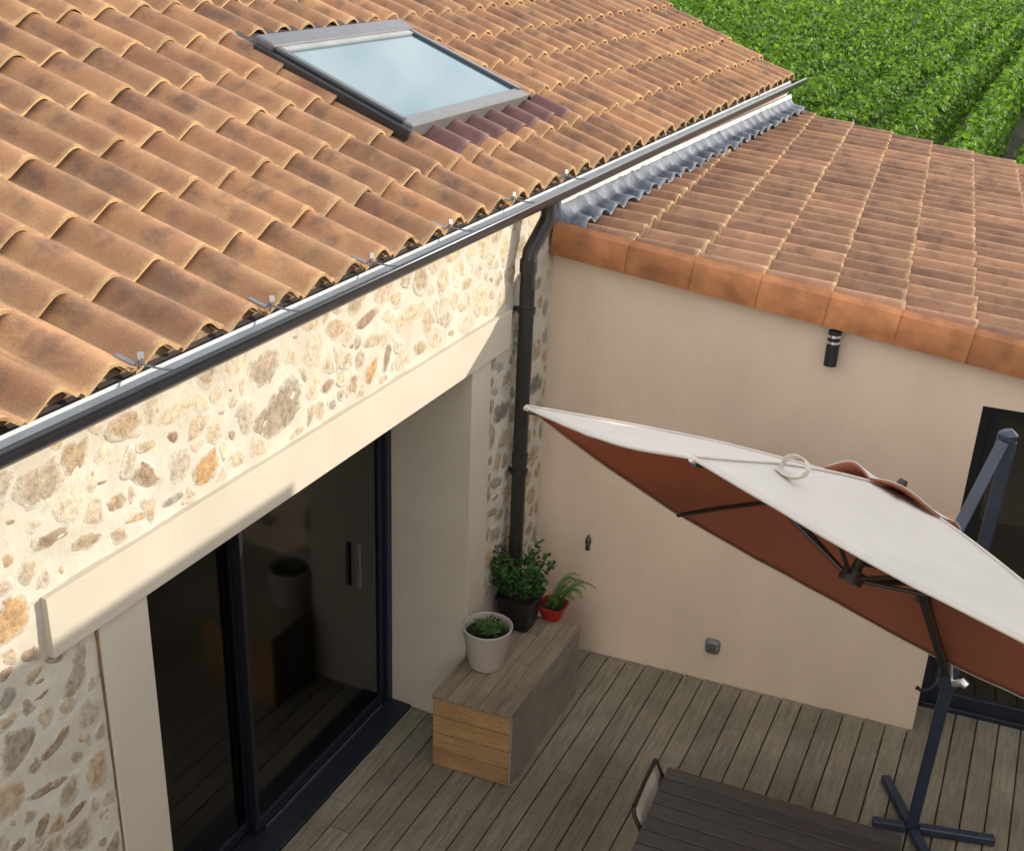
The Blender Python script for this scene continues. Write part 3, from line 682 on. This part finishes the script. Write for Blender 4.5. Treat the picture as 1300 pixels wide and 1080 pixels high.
# glazed door of the extension
gd=empty('glazed_door',WP(3.4,.3,0),parent=ext); tag(gd,'dark glazed door recessed at the end of the beige wall')
def wb(m,sa,sb,va,vb,za,zb_): return m.obox(WP(sa,va,za),D*(sb-sa),NW*(vb-va),(0,0,zb_-za))
m=MB(); wb(m,DS,DS+.07,.285,.355,-.02,DZ); wb(m,4.23,4.3,.285,.355,-.02,DZ); wb(m,DS+.07,4.23,.285,.355,DZ-.07,DZ-.001); wb(m,DS+.001,4.299,.27,.355,-.1,.035)
m.build('frame',M_navy,gd,bevel=.004)
for a,b_ in ((DS+.071,3.40),(3.402,4.229)):
    m=MB(); wb(m,a,a+.06,.30,.345,.036,DZ-.071); wb(m,b_-.06,b_,.30,.345,.036,DZ-.071); wb(m,a+.06,b_-.06,.30,.345,.036,.12); wb(m,a+.06,b_-.06,.30,.345,DZ-.14,DZ-.071)
    sa_=m.build('sash',M_navy,gd,bevel=.003)
    m=MB(); wb(m,a+.058,b_-.058,.318,.326,.118,DZ-.138); m.build('pane',M_glass,sa_)
MB().obox(WP(.3,.37,-.06),D*4.2,NW*4.9,(0,0,.04)).build('interior_floor',M_floor,ext)
m=MB(); wb(m,.3,4.5,3.2,3.3,-.02,2.2); wb(m,1.4,1.5,.37,3.2,-.02,2.2); wb(m,1.4,4.58,.37,3.3,2.2,2.25); m.build('interior_wall',M_room,ext)
# ---------------------------------------------------------------- wall fittings
def wallpt(x,y,off=0): return on_plane(x,y,NW,NW.dot(EC)-off)
lp=wallpt(1057,442,.06)
wl_=empty('wall_lamp',lp,'black up and down cylinder wall lamp with two silver rings under the verge','wall lamp')
r_=.036
m=MB(); m.tube([lp+Vector((0,0,-.10)),lp+Vector((0,0,.03))],r_,20); m.build('lower_tube',M_black,wl_,auto=True)
m=MB(); m.tube([lp+Vector((0,0,.046)),lp+Vector((0,0,.066))],r_*.96,20); m.build('middle_tube',M_black,wl_,auto=True)
for z in (.031,.067):
    m=MB(); m.tube([lp+Vector((0,0,z)),lp+Vector((0,0,z+.014))],r_*1.02,20); m.build('ring',M_chrome,wl_,auto=True)
m=MB(); m.tube([lp+Vector((0,0,.082)),lp+Vector((0,0,.10))],r_,20); m.build('top_cap',M_navy,wl_,auto=True)
m=MB(); m.bar(lp+NW*.02,lp+NW*.0605,.03,.05); m.build('bracket',M_black,wl_)
vp=wallpt(905,819,.0)
vo=empty('wall_vent',vp,'small grey rounded vent cap low on the beige wall','vent')
m=MB(); n=24; vs=[];rings=[(1,0),(1,.012),(.9,.026),(.55,.032)]
for f_,h in rings:
    for k in range(n):
        t=2*math.pi*k/n; cx,cz=math.cos(t),math.sin(t); q=1/(abs(cx)**5+abs(cz)**5)**.2
        vs.append(vp-NW*h+D*cx*q*.048*f_+Vector((0,0,cz*q*.052*f_)))
m.add(vs,[(i*n+k,i*n+(k+1)%n,(i+1)*n+(k+1)%n,(i+1)*n+k) for i in range(3) for k in range(n)]+[tuple(3*n+k for k in range(n))]); m.build('vent_body',M_ventgrey,vo,smooth=True)
m=MB()
for z in (-.02,0,.02): m.bar(vp-NW*.033+D*-.025+Vector((0,0,z)),vp-NW*.033+D*.025+Vector((0,0,z)),.004,.005)
m.build('vent_slots',M_black,vo)
bp=wallpt(746,694,.035)
bo=empty('bulb_fitting',bp,'small clear candle bulb in black holder fixed on beige wall','wall light')
m=MB(); m.lathe(bp,[(.0,-.022),(.014,-.02),(.016,-.004),(.013,.006),(.0,.007)],12); m.build('holder',M_black,bo,smooth=True)
m=MB(); m.lathe(bp,[(.010,.008),(.019,.028),(.020,.044),(.012,.07),(.003,.092),(0,.094)],14)
m.build('bulb',M_glass,bo,smooth=True)
m=MB()
for s_ in (-.008,.0,.008): m.tube([bp+D*s_+Vector((0,0,.008)),bp+D*s_*1.3+Vector((0,0,.045)),bp+Vector((0,0,.075))],.0016,5)
m.build('filament',M_black,bo)
m=MB(); m.bar(bp+Vector((0,0,-.01)),bp+NW*.036+Vector((0,0,-.01)),.012,.012); m.build('arm',M_bulbw,bo)
m=MB(); m.obox(bp+NW*.030-D*.018+Vector((0,0,-.04)),D*.05,NW*.0045,(0,0,.05)); m.build('back_plate',M_bulbw,bo,bevel=.002)

# ================================================================== PLANTER BOX AND POTS
bx=empty('storage_box',(.25,5.18,0),'low wooden box with orange plank end and weathered grey top against the wall','box')
BX0,BX1,BY0,BY1,BH=.024,.502,4.70,5.675,.50
bq=.03
def BXY(a,b,z): # skewed footprint, a across 0..1, b along 0..1
    return Vector((BX0+(BX1-BX0)*a,BY0+(BY1-BY0)*b+(BX1-BX0)*a*.075,z))
def bplank(name,a0,a1,b0,b1,z0,z1,mat):
    m=MB(); m.hexa([BXY(a0,b0,z0),BXY(a1,b0,z0),BXY(a1,b1,z0),BXY(a0,b1,z0),BXY(a0,b0,z1),BXY(a1,b0,z1),BXY(a1,b1,z1),BXY(a0,b1,z1)]); return m.build(name,mat,bx,bevel=.003)
for k in range(4):
    z0=.004+k*.117; bplank('end_plank',.0,.972,0,.02+.002*(k%2),z0,z0+.1125,M_boxfront)
    bplank('end_plank',.0,.972,.98,1,z0,z0+.1155,M_boxside)
for k in range(2):
    z0=.004+k*.2345; bplank('side_plank',.973,1,0,1,z0,z0+.2335,M_boxside); bplank('side_plank',0,.027,.021,.979,z0,z0+.2335,M_boxside)
for k,cut in enumerate((.62,.35,.80,.48,.25)):
    a0=-.012+k*.2; bplank('top_plank',a0+.002,a0+.1975,-.012,cut,BH-.027,BH-.002*(k%2),M_boxtop)
    bplank('top_plank',a0+.002,a0+.1975,cut+.003,1.01,BH-.027,BH-.002*(k%2),M_boxtop)
bplank('top_trim',.989,1.0,-.01,1.01,BH-.028,BH+.004,M_boxside)
# leaf cloud helpers
def leafquad(m,p,d,n_,L,Wd,fold=.0):
    d=d.normalized(); n_=(n_-d*n_.dot(d)); n_=n_.normalized() if n_.length>1e-4 else d.orthogonal().normalized(); sd_=d.cross(n_)
    m.add([p,p+d*L*.5+sd_*Wd*.5+n_*fold,p+d*L,p+d*L*.5-sd_*Wd*.5+n_*fold],[(0,1,2),(0,2,3)])
def rv(q=rnd): 
    while True:
        v=Vector((q.uniform(-1,1),q.uniform(-1,1),q.uniform(-1,1)))
        if .05<v.length<1: return v.normalized()
# pale round pot
pc=GP(612,851,BH); pc=Vector((GP(612,848,BH).x,GP(612,848,BH).y+.055,BH))
pot=empty('flower_pot',pc,'pale round pot with a small bright green succulent on the wooden box','plant pot')
m=MB(); m.lathe(pc,[(0,.001),(.095,.001),(.103,.008),(.142,.23),(.147,.262),(.141,.266),(.133,.258),(.126,.205),(0,.205)],40); m.build('pot',M_pot,pot,auto=True)
m=MB(); m.lathe(pc,[(.1275,.215),(.07,.222),(0,.225)],24); m.build('soil',M_soil,pot,smooth=True)
m=MB(); q=random.Random(3)
for cpos,sc_,nn_ in ((Vector((.03,-.035,.225)),1.35,150),(Vector((.0,.03,.225)),1.1,90),(Vector((-.05,-.02,.225)),.95,60),(Vector((.06,.04,.225)),.95,60)):
    for k in range(nn_):
        a=q.random()*6.283; el=q.uniform(.15,1.4); d=Vector((math.cos(a)*math.cos(el),math.sin(a)*math.cos(el),math.sin(el)))
        leafquad(m,pc+cpos+Vector((q.gauss(0,.012),q.gauss(0,.012),q.uniform(0,.03))),d,rv(q)+Vector((0,0,1)),q.uniform(.03,.065)*sc_,.012*sc_,.002)
m.build('foliage',M_succ,pot)
m=MB()
for k in range(120):
    a=q.random()*6.283; r2=.10*math.sqrt(q.random()); p=pc+Vector((math.cos(a)*r2,math.sin(a)*r2,.225+q.uniform(0,.03))); leafquad(m,p,rv(q)+Vector((0,0,.6)),rv(q),.025,.018,.003)
m.build('dark_foliage',M_darkherb,pot)
# black square pot with herbs
hc=GP(664,800,BH); hc=Vector((hc.x-.055,hc.y+.06,BH))
hp=empty('herb_pot',hc,'black square pot full of dark green herbs on the wooden box','plant pot')
m=MB(); m.lathe(hc,[(0,.001),(.085,.001),(.088,.004),(.118,.20),(.128,.201),(.129,.222),(.119,.223),(.113,.19),(0,.19)],32,sq=.75); m.build('pot',M_black,hp,auto=True)
m=MB(); m.lathe(hc,[(.11,.195),(0,.2)],20,sq=.6); m.build('soil',M_soil,hp)
q=random.Random(11); stems=MB(); lv=MB(); dk=MB()
for k in range(46):
    a=q.random()*6.283; r2=.10*math.sqrt(q.random()); b0=hc+Vector((math.cos(a)*r2,math.sin(a)*r2,.195))
    lean=Vector((math.cos(a),math.sin(a),0))*q.uniform(.02,.15); H_=q.uniform(.14,.34)
    if k%6==0: lean=Vector((-.20,-.06,0))*q.uniform(.8,1.15); H_=q.uniform(.28,.36)
    tp=b0+lean+Vector((0,0,H_)); md=(b0+tp)/2+Vector((q.gauss(0,.01),q.gauss(0,.01),.02)); stems.tube([b0,md,tp],[.003,.0025,.0015],5)
    tgt=dk if (k%6==0) else lv
    for t in range(26):
        f=q.uniform(.2,1.03); p=b0.lerp(tp,f) if f<.5 else md.lerp(tp,min(1,(f-.5)*2)); d=rv(q); d.z=abs(d.z)*.5+.1
        (tgt if f>.75 else lv).__class__
        leafquad(tgt if f>.8 else lv,p,d,rv(q)+Vector((0,0,1)),q.uniform(.022,.045),q.uniform(.018,.030),.004)
stems.build('stems',M_trunk,hp,smooth=True); lv.build('foliage',M_herb,hp); dk.build('dark_foliage',M_darkherb,hp)
# red tray with feathery fern behind
rc=GP(700,787,BH); rc=Vector((rc.x-.01,rc.y+.04,BH))
rt=empty('red_planter',rc,'small red plastic planter with feathery pale fern beside the herb pot','plant pot')
m=MB(); m.lathe(rc,[(0,.001),(.055,.001),(.06,.004),(.082,.085),(.088,.086),(.088,.098),(.08,.099),(.074,.075),(0,.075)],28,sq=.7); m.build('pot',M_red,rt,auto=True)
m=MB(); m.lathe(rc,[(.072,.079),(0,.082)],20,sq=.6); m.build('soil',M_soil,rt)
q=random.Random(5); m=MB(); st=MB()
for k in range(14):
    a=q.uniform(-.9,1.6); L=q.uniform(.12,.24); prev=rc+Vector((q.gauss(0,.02),q.gauss(0,.02),.08)); pp=[prev]
    for t in range(1,9):
        f=t/8; p=pp[0]+Vector((math.cos(a)*L*f,math.sin(a)*L*f,.16*math.sin(f*2.2)*L/.2)); pp.append(p)
        dr=(p-pp[-2]).normalized(); sd_=dr.cross(Vector((0,0,1))).normalized()
        for z in (-1,1):
            for w_ in range(3): leafquad(m,pp[-2].lerp(p,w_/3),dr*.7+sd_*z+Vector((0,0,q.uniform(-.3,.3))),Vector((0,0,1)),.04*(1.1-f*.7),.006,.001)
    st.tube(pp,.0015,4)
m.build('fronds',M_fern,rt); st.build('frond_stems',M_fern,rt)

# ================================================================== PARASOL
UC=Vector((2.168,4.233,2.115)); UT,UA,UPH=R(37.9),R(67.0),R(32.5); UR_=1.5
UN=Vector((math.sin(UT)*math.cos(UA),math.sin(UT)*math.sin(UA),math.cos(UT)))
ua=Vector((0,0,1)).cross(UN).normalized(); ub=UN.cross(ua)
AP=.42
def upt(r_,t,h): return UC+(ua*math.cos(t)+ub*math.sin(t))*r_+UN*h
MBASE=Vector((2.60,5.45,0))
um=empty('cantilever_parasol',MBASE,'tilted parasol with white canopy and terracotta underside on a dark mast','parasol')
def canopy(name,mat,off,R0=UR_,r0=.03,seg=18,rings=22,apex=AP,lift=0,wave=0):
    m=MB(); vs=[]
    for i in range(rings+1):
        f=r0+(1-r0)*i/rings
        for k in range(6*seg):
            t6=k/seg; tl=t6-math.floor(t6); t=UPH+2*math.pi*t6/6
            ch=math.cos(math.pi/6)/math.cos((tl-.5)*math.pi/3)      # straight hexagon side
            sag=1-4*(tl-.5)**2
            rad=R0*f*(ch-.035*sag*f*f)
            h=apex*(1-f)-.028*sag*f*(1.1-.5*f)*(R0/1.5)+.03*math.sin(math.pi*f)*(R0/1.5)
            h+=lift+.010*f*noise.noise(Vector((t6*2.1,f*3.1,2)))+.004*sag*noise.noise(Vector((t6*9,f*2.0,6)))
            vs.append(upt(rad,t,h+off))
    n=6*seg; fs=[(i*n+k,i*n+(k+1)%n,(i+1)*n+(k+1)%n,(i+1)*n+k) for i in range(rings) for k in range(n)]
    vs.append(upt(0,0,apex+lift+off)); c0=len(vs)-1
    fs+=[(c0,(k+1)%n,k) for k in range(n)]
    m.add(vs,fs); o=m.build(name,mat,um,smooth=True); return o
o=canopy('canopy',M_white,0.0); q=o.modifiers.new('thick','SOLIDIFY'); q.thickness=.003; q.offset=1 
o=canopy('canopy_lining',M_lining,-.008); q=o.modifiers.new('thick','SOLIDIFY'); q.thickness=.002
# seams over the ribs and the hem
for k in range(6):
    t=UPH+2*math.pi*k/6; m=MB()
    m.tube([upt(UR_*f,t,AP*(1-f)+.03*math.sin(math.pi*f)+.004+.010*f*noise.noise(Vector((k*2.1,f*3.1,2)))) for f in [.05+.95*q/16 for q in range(17)]],.0055,6); m.build('seam',M_white,um,smooth=True)
m=MB(); pts=[]
for k in range(6*18+1):
    t6=k/18; tl=t6-math.floor(t6); t=UPH+2*math.pi*t6/6; ch=math.cos(math.pi/6)/math.cos((tl-.5)*math.pi/3); sag=1-4*(tl-.5)**2
    pts.append(upt(UR_*(ch-.035*sag),t,-.028*sag*.6+.010*noise.noise(Vector((t6*2.1,3.1,2)))+.004*sag*noise.noise(Vector((t6*9,2.0,6)))-.003))
m.tube(pts,.007,6,cap=False); m.build('hem',M_white,um,smooth=True)
# vent flap at the top
def vent(name,mat,off):
    m=MB(); seg=14; vs=[]; rings=5
    for i in range(rings+1):
        f=i/rings
        for k in range(6*seg):
            t6=k/seg; tl=t6-math.floor(t6); t=UPH+2*math.pi*t6/6
            ch=math.cos(math.pi/6)/math.cos((tl-.5)*math.pi/3); sag=math.sin(math.pi*tl)**1.0
            rad=.30*(.04+.96*f)*(ch+.02*sag)
            base=AP*(1-rad/(UR_*ch))
            h=base+.022+ (.036*sag+.010)*f*f*(1+.35*math.sin(t6*2.3))
            vs.append(upt(rad,t,h+off))
    n=6*seg; fs=[(i*n+k,i*n+(k+1)%n,(i+1)*n+(k+1)%n,(i+1)*n+k) for i in range(rings) for k in range(n)]
    m.add(vs,fs); o=m.build(name,mat,um,smooth=True); q=o.modifiers.new('thick','SOLIDIFY'); q.thickness=.003
vent('vent_flap',M_white,0.0); vent('vent_lining',M_lining,-.008)
m=MB(); m.tube([upt(0,0,AP-.02),upt(0,0,AP+.05)],[.03,.018],12); m.build('finial',M_pole,um,auto=True)
HUB=upt(0,0,.03)
m=MB(); m.tube([upt(0,0,AP-.03),upt(0,0,.02)],.022,12); m.build('centre_tube',M_pole,um,auto=True)
m=MB(); m.tube([upt(0,0,.055),upt(0,0,.0)],.05,14); m.build('hub',M_pole,um,auto=True)
for k in range(6):
    t=UPH+2*math.pi*k/6
    m=MB(); pts=[upt(UR_*f,t,AP*(1-f)+.03*math.sin(math.pi*f)-.022) for f in (.03,.25,.5,.75,.985)]
    m.tube(pts,.0105,8); rb=m.build('rib',M_pole,um,auto=True)
    m=MB(); m.tube([upt(.045,t,.03),upt(UR_*.46,t,AP*.54+.005)],.009,8); m.build('strut',M_pole,rb,auto=True)
    m=MB(); m.tube([upt(UR_*.975,t,AP*.025-.016),upt(UR_*1.002,t,-.008)],.009,8); m.build('rib_tip',M_white,rb,auto=True)
# tie strap loop on the panel
def on_canopy(x,y):
    best=None
    for k in range(6):
        a=upt(UR_,UPH+math.pi/3*k,0); b=upt(UR_,UPH+math.pi/3*(k+1),0); c=upt(0,0,AP); nn=(b-a).cross(c-a)
        p=on_plane(x,y,nn,nn.dot(a)); w=[(q-p).cross(r-p).dot(nn) for q,r in ((a,b),(b,c),(c,a))]
        if all(t>=-1e-6 for t in w) and (best is None or (p-CAM).length<(best[0]-CAM).length): best=(p,nn.normalized())
    return best
lc,ln=on_canopy(998,612); lc=lc+UN*.01
m=MB(); pts=[]
for k in range(19):
    t=-.3+2*math.pi*.93*k/18; pts.append(lc+ua*math.cos(t)*.055+UN*(.045+math.sin(t)*.042)+ub*(.05*k/18-.02))
for a,b_ in zip(pts,pts[1:]): m.bar(a,b_,.028,.0025,UN if abs((b_-a).normalized().dot(UN))<.9 else ua)
m.build('tie_strap',M_white,um)
# mast, arm, slider
TOPM=Vector((2.645,5.45,2.37))
m=MB(); m.bar(MBASE+Vector((0,0,.03)),TOPM,.062,.048,(0,1,0)); m.build('mast',M_navypole,um,bevel=.008)
m=MB(); m.tube([TOPM+Vector((-.02,0,-.05)),TOPM+Vector((-.015,0,.03)),TOPM+Vector((-.02,0,.05))],[.045,.045,.02],12); m.build('mast_head',M_navypole,um,auto=True)
ARM=on_plane(1168,765,(0,1,0),4.98)
m=MB(); m.bar(TOPM+Vector((-.03,-.045,.0)),ARM,.055,.035,(0,1,0)); m.build('arm',M_navypole,um,bevel=.006)
SLI=MBASE+Vector((.01,0,1.05))
J=on_plane(1166,738,(0,1,0),4.50)
m=MB(); m.bar(SLI+Vector((-.01,-.055,.03)),J,.042,.032,(0,1,0)); m.build('lower_arm',M_pole,um,bevel=.006)
m=MB(); m.tube([J,J+(HUB-J)*.5+Vector((0,0,-.02)),HUB],.014,8); m.tube([J+Vector((0,0,.03)),HUB+UN*.06],.010,8); m.build('hub_link',M_pole,um,auto=True)
m=MB(); m.obox(SLI+Vector((-.05,-.05,-.07)),(.1,0,0),(0,.09,0),(0,0,.17)); m.build('slider',M_navypole,um,bevel=.012)
m=MB(); m.tube([SLI+Vector((.03,-.075,-.0)),SLI+Vector((.075,-.09,.03)),SLI+Vector((.095,-.10,.02))],[.018,.024,.02],10); m.tube([SLI+Vector((.02,-.07,.01)),SLI+Vector((-.0,-.09,.13))],.008,8); m.build('clamp_lever',M_chrome,um,auto=True)
m=MB(); m.tube([SLI+Vector((-.03,-.06,.0)),SLI+Vector((-.07,-.10,-.06)),SLI+Vector((-.11,-.11,-.07)),SLI+Vector((-.135,-.11,-.06))],[.007,.007,.009,.012],8); m.build('crank_handle',M_black,um,auto=True)
for a,b_ in (((2.6,5.45),(2.405,5.80)),((2.6,5.45),(3.02,5.56)),((2.6,5.45),(2.80,5.09)),((2.6,5.45),(2.40,5.395))):
    d_=(Vector((*b_,0))-Vector((*a,0))).normalized()*.034
    m=MB(); m.bar(Vector((*a,.030))+d_*1.02,Vector((*b_,.030)),.05,.045); m.build('base_foot',M_navypole,um,bevel=.006)
# ================================================================== TABLE AND CHAIR
TZ=.74
t0=GP(848,975,TZ); t1=GP(1060,1037.7,TZ); t2=GP(805,1075,TZ)
tx=(t1-t0).normalized(); ty=Vector((tx.y,-tx.x,0)); TLn,TWd=1.10,.92
tb=empty('garden_table',t0+tx*.55+ty*.45-Vector((0,0,TZ)),'dark slatted garden table beside the parasol base','table')
ns=10; sw=TWd/ns
m=MB(); m.obox(t0-Vector((0,0,.03)),tx*.06,ty*TWd,(0,0,.026)); m.obox(t0+tx*(TLn-.06)-Vector((0,0,.03)),tx*.06,ty*TWd,(0,0,.026)); m.obox(t0+tx*.0605-Vector((0,0,.06)),tx*(TLn-.121),ty*.03,(0,0,.04)); m.obox(t0+tx*.0605+ty*(TWd-.03)-Vector((0,0,.06)),tx*(TLn-.121),ty*.03,(0,0,.04)); m.build('frame',M_pole,tb)
for k in range(ns):
    m=MB(); m.obox(t0+ty*(k*sw+.004)+tx*.0-Vector((0,0,.003)),tx*TLn,ty*(sw-.008),(0,0,.02+rnd.uniform(-.001,.001))); m.build('slat',M_graybrown,tb,bevel=.003)
for a in (.05,TLn-.10):
    for b_ in (.04,TWd-.09):
        m=MB(); p=t0+tx*a+ty*b_; m.obox(p-Vector((0,0,TZ)),tx*.05,ty*.05,(0,0,TZ-.031)); m.build('leg',M_pole,tb,bevel=.004)
# chair pushed under the table's end, its sling back standing above the top
cta=GP(834,964,.83); ctb=GP(800,1021,.83); ch0=(cta+ctb)/2+tx*.05
chr_=empty('garden_chair',ch0-Vector((0,0,TZ)),'garden chair with pale mesh sling back pushed to the end of the table','chair')
cw=(cta-ctb).length+.03
def CP(a,b_,z): return Vector((ch0.x,ch0.y,0))+tx*a+ty*b_+Vector((0,0,z))
frm=MB()
for b_ in (-cw/2,cw/2):
    frm.tube([CP(.16,b_,.40),CP(.05,b_,.62),CP(-.035,b_,.79),CP(-.045,b_*.93,.825)],.011,8)
frm.tube([CP(-.045,-cw/2*.93,.825),CP(-.048,0,.832),CP(-.045,cw/2*.93,.825)],.011,8); frm.build('back_frame',M_pole,chr_,auto=True)
m=MB(); vs=[];nn_=8
for i in range(nn_+1):
    z=.47+.35*i/nn_; a=.13-.176*(i/nn_)-.010*math.sin(math.pi*i/nn_)
    for j in range(7): b_=(-cw/2+.014)+(cw-.028)*j/6; vs.append(CP(a-.018*math.sin(math.pi*j/6),b_,z))
m.add(vs,[(i*7+j,i*7+j+1,(i+1)*7+j+1,(i+1)*7+j) for i in range(nn_) for j in range(6)]); o=m.build('sling_back',M_chair,chr_,smooth=True); q=o.modifiers.new('t','SOLIDIFY'); q.thickness=.004
m=MB(); m.obox(CP(.16,-cw/2+.013,.415),tx*.40,ty*(cw-.026),(0,0,.012)); m.build('seat',M_chair,chr_,bevel=.004)
for b_ in (-cw/2,cw/2):
    m=MB(); m.tube([CP(.16,b_,.405),CP(.58,b_,.405)],.012,8); m.build('seat_rail',M_pole,chr_,auto=True)
    m=MB(); m.tube([CP(.18,b_,.40),CP(.08,b_,.0)],.012,8); m.build('leg',M_pole,chr_,auto=True)
    m=MB(); m.tube([CP(.56,b_,.40),CP(.59,b_,.0)],.012,8); m.build('leg',M_pole,chr_,auto=True)

# ================================================================== NEIGHBOURING HOUSE (out of frame, shades the courtyard)
nh=empty('neighbouring_house',(8,3,-.3),'two storey beige house across the courtyard from the stone farmhouse','house')
XN=5.3; ZN=2.345+.385*XN; YN=3.447+XN
MB().box(XN+.25,11.5,-8,YN-.2,-.36,ZN-.05).build('wall',M_beige,nh)
m=MB(); m.hexa([(XN,-8.3,ZN-.12),(8.4,-8.3,ZN+.72),(8.4,YN,ZN+.72),(XN,YN,ZN-.12),(XN,-8.3,ZN),(8.4,-8.3,ZN+.84),(8.4,YN,ZN+.84),(XN,YN,ZN)])
m.hexa([(8.402,-8.3,ZN+.72),(11.8,-8.3,ZN-.25),(11.8,YN,ZN-.25),(8.402,YN,ZN+.72),(8.402,-8.3,ZN+.84),(11.8,-8.3,ZN-.13),(11.8,YN,ZN-.13),(8.402,YN,ZN+.84)])
m.build('roof',M_verge,nh)
for y in (-3,0,3,6):
    m=MB(); m.box(XN+.20,XN+.249,y-.5,y+.5,2.3,3.5); wn_=m.build('window',M_navy,nh)
    MB().box(XN+.19,XN+.199,y-.43,y+.43,2.37,3.43).build('pane',M_skyglass,wn_)

# ================================================================== VINEYARD
vr=random.Random(21)
def vine_row(x,ya,yb,idx):
    root=empty('vine_row',(x,ya,-.36),'row of leafy green grape vines in the field beyond the roofs','vines','vine rows behind the house')
    m=MB(); y=ya; top=1.62
    V=[];F=[]
    while y<yb:
        dist=y
        per=320 if y<34 else (170 if y<50 else 95); sz=.115 if y<34 else (.16 if y<50 else .22)
        n_=int(per*.5)
        wob=.06*noise.noise(Vector((y*.35,x*3,0)))
        for k in range(n_):
            yy=y+vr.random()*.5; c=noise.noise(Vector((yy*1.1,x*5,3)))
            hw=(.60+.2*c if x<-.5 else .37+.10*c); hh=1.45+.20*noise.noise(Vector((yy*1.3,x*7,8)))
            a=vr.uniform(-.35,math.pi+.35); rr_=1-abs(vr.gauss(0,.14))
            px_=x+wob+math.cos(a)*hw*rr_*(1+.25*vr.random()); pz=.62+math.sin(a)*(hh-.62)*rr_
            if vr.random()<.06: pz+=vr.uniform(0,.3)
            if vr.random()<.18: pz=vr.uniform(.15,.7); px_=x+wob+vr.choice((-1,1))*hw*vr.uniform(.5,1)
            out=Vector((math.cos(a),vr.uniform(-.6,.6),math.sin(a)*.8+.25))
            d=rv(vr); d.z-=.35; n2=(out+rv(vr)*.9).normalized(); d=(d-n2*d.dot(n2)).normalized(); sd_=d.cross(n2)
            L=sz*vr.uniform(.7,1.3); p=Vector((px_,yy,pz-.36)); b=len(V)
            V+= [p,p+d*L*.35+sd_*L*.52+n2*L*.12,p+d*L,p+d*L*.35-sd_*L*.52+n2*L*.12]; F+=[(b,b+1,b+2),(b,b+2,b+3)]
        y+=.5
    m.v=V; m.f=F; m.mi=[0]*len(F)
    tag(m.build('foliage',M_vine,root),kind='stuff')
    yy=ya+.5; st_=MB()
    while yy<min(yb,34):
        st_.tube([(x,yy,-.36),(x+vr.gauss(0,.03),yy+vr.gauss(0,.05),.05),(x+vr.gauss(0,.04),yy,.5)],[.03,.025,.02],5); yy+=1.2
    tag(st_.build('trunks',M_trunk,root,smooth=True),kind='stuff')
k=0
for i in range(-2,15):
    x=.95-1.33*i
    ya=13.2 if x>-1 else 13.2+(-1-x)*.8
    vine_row(x,ya,78,k); k+=1
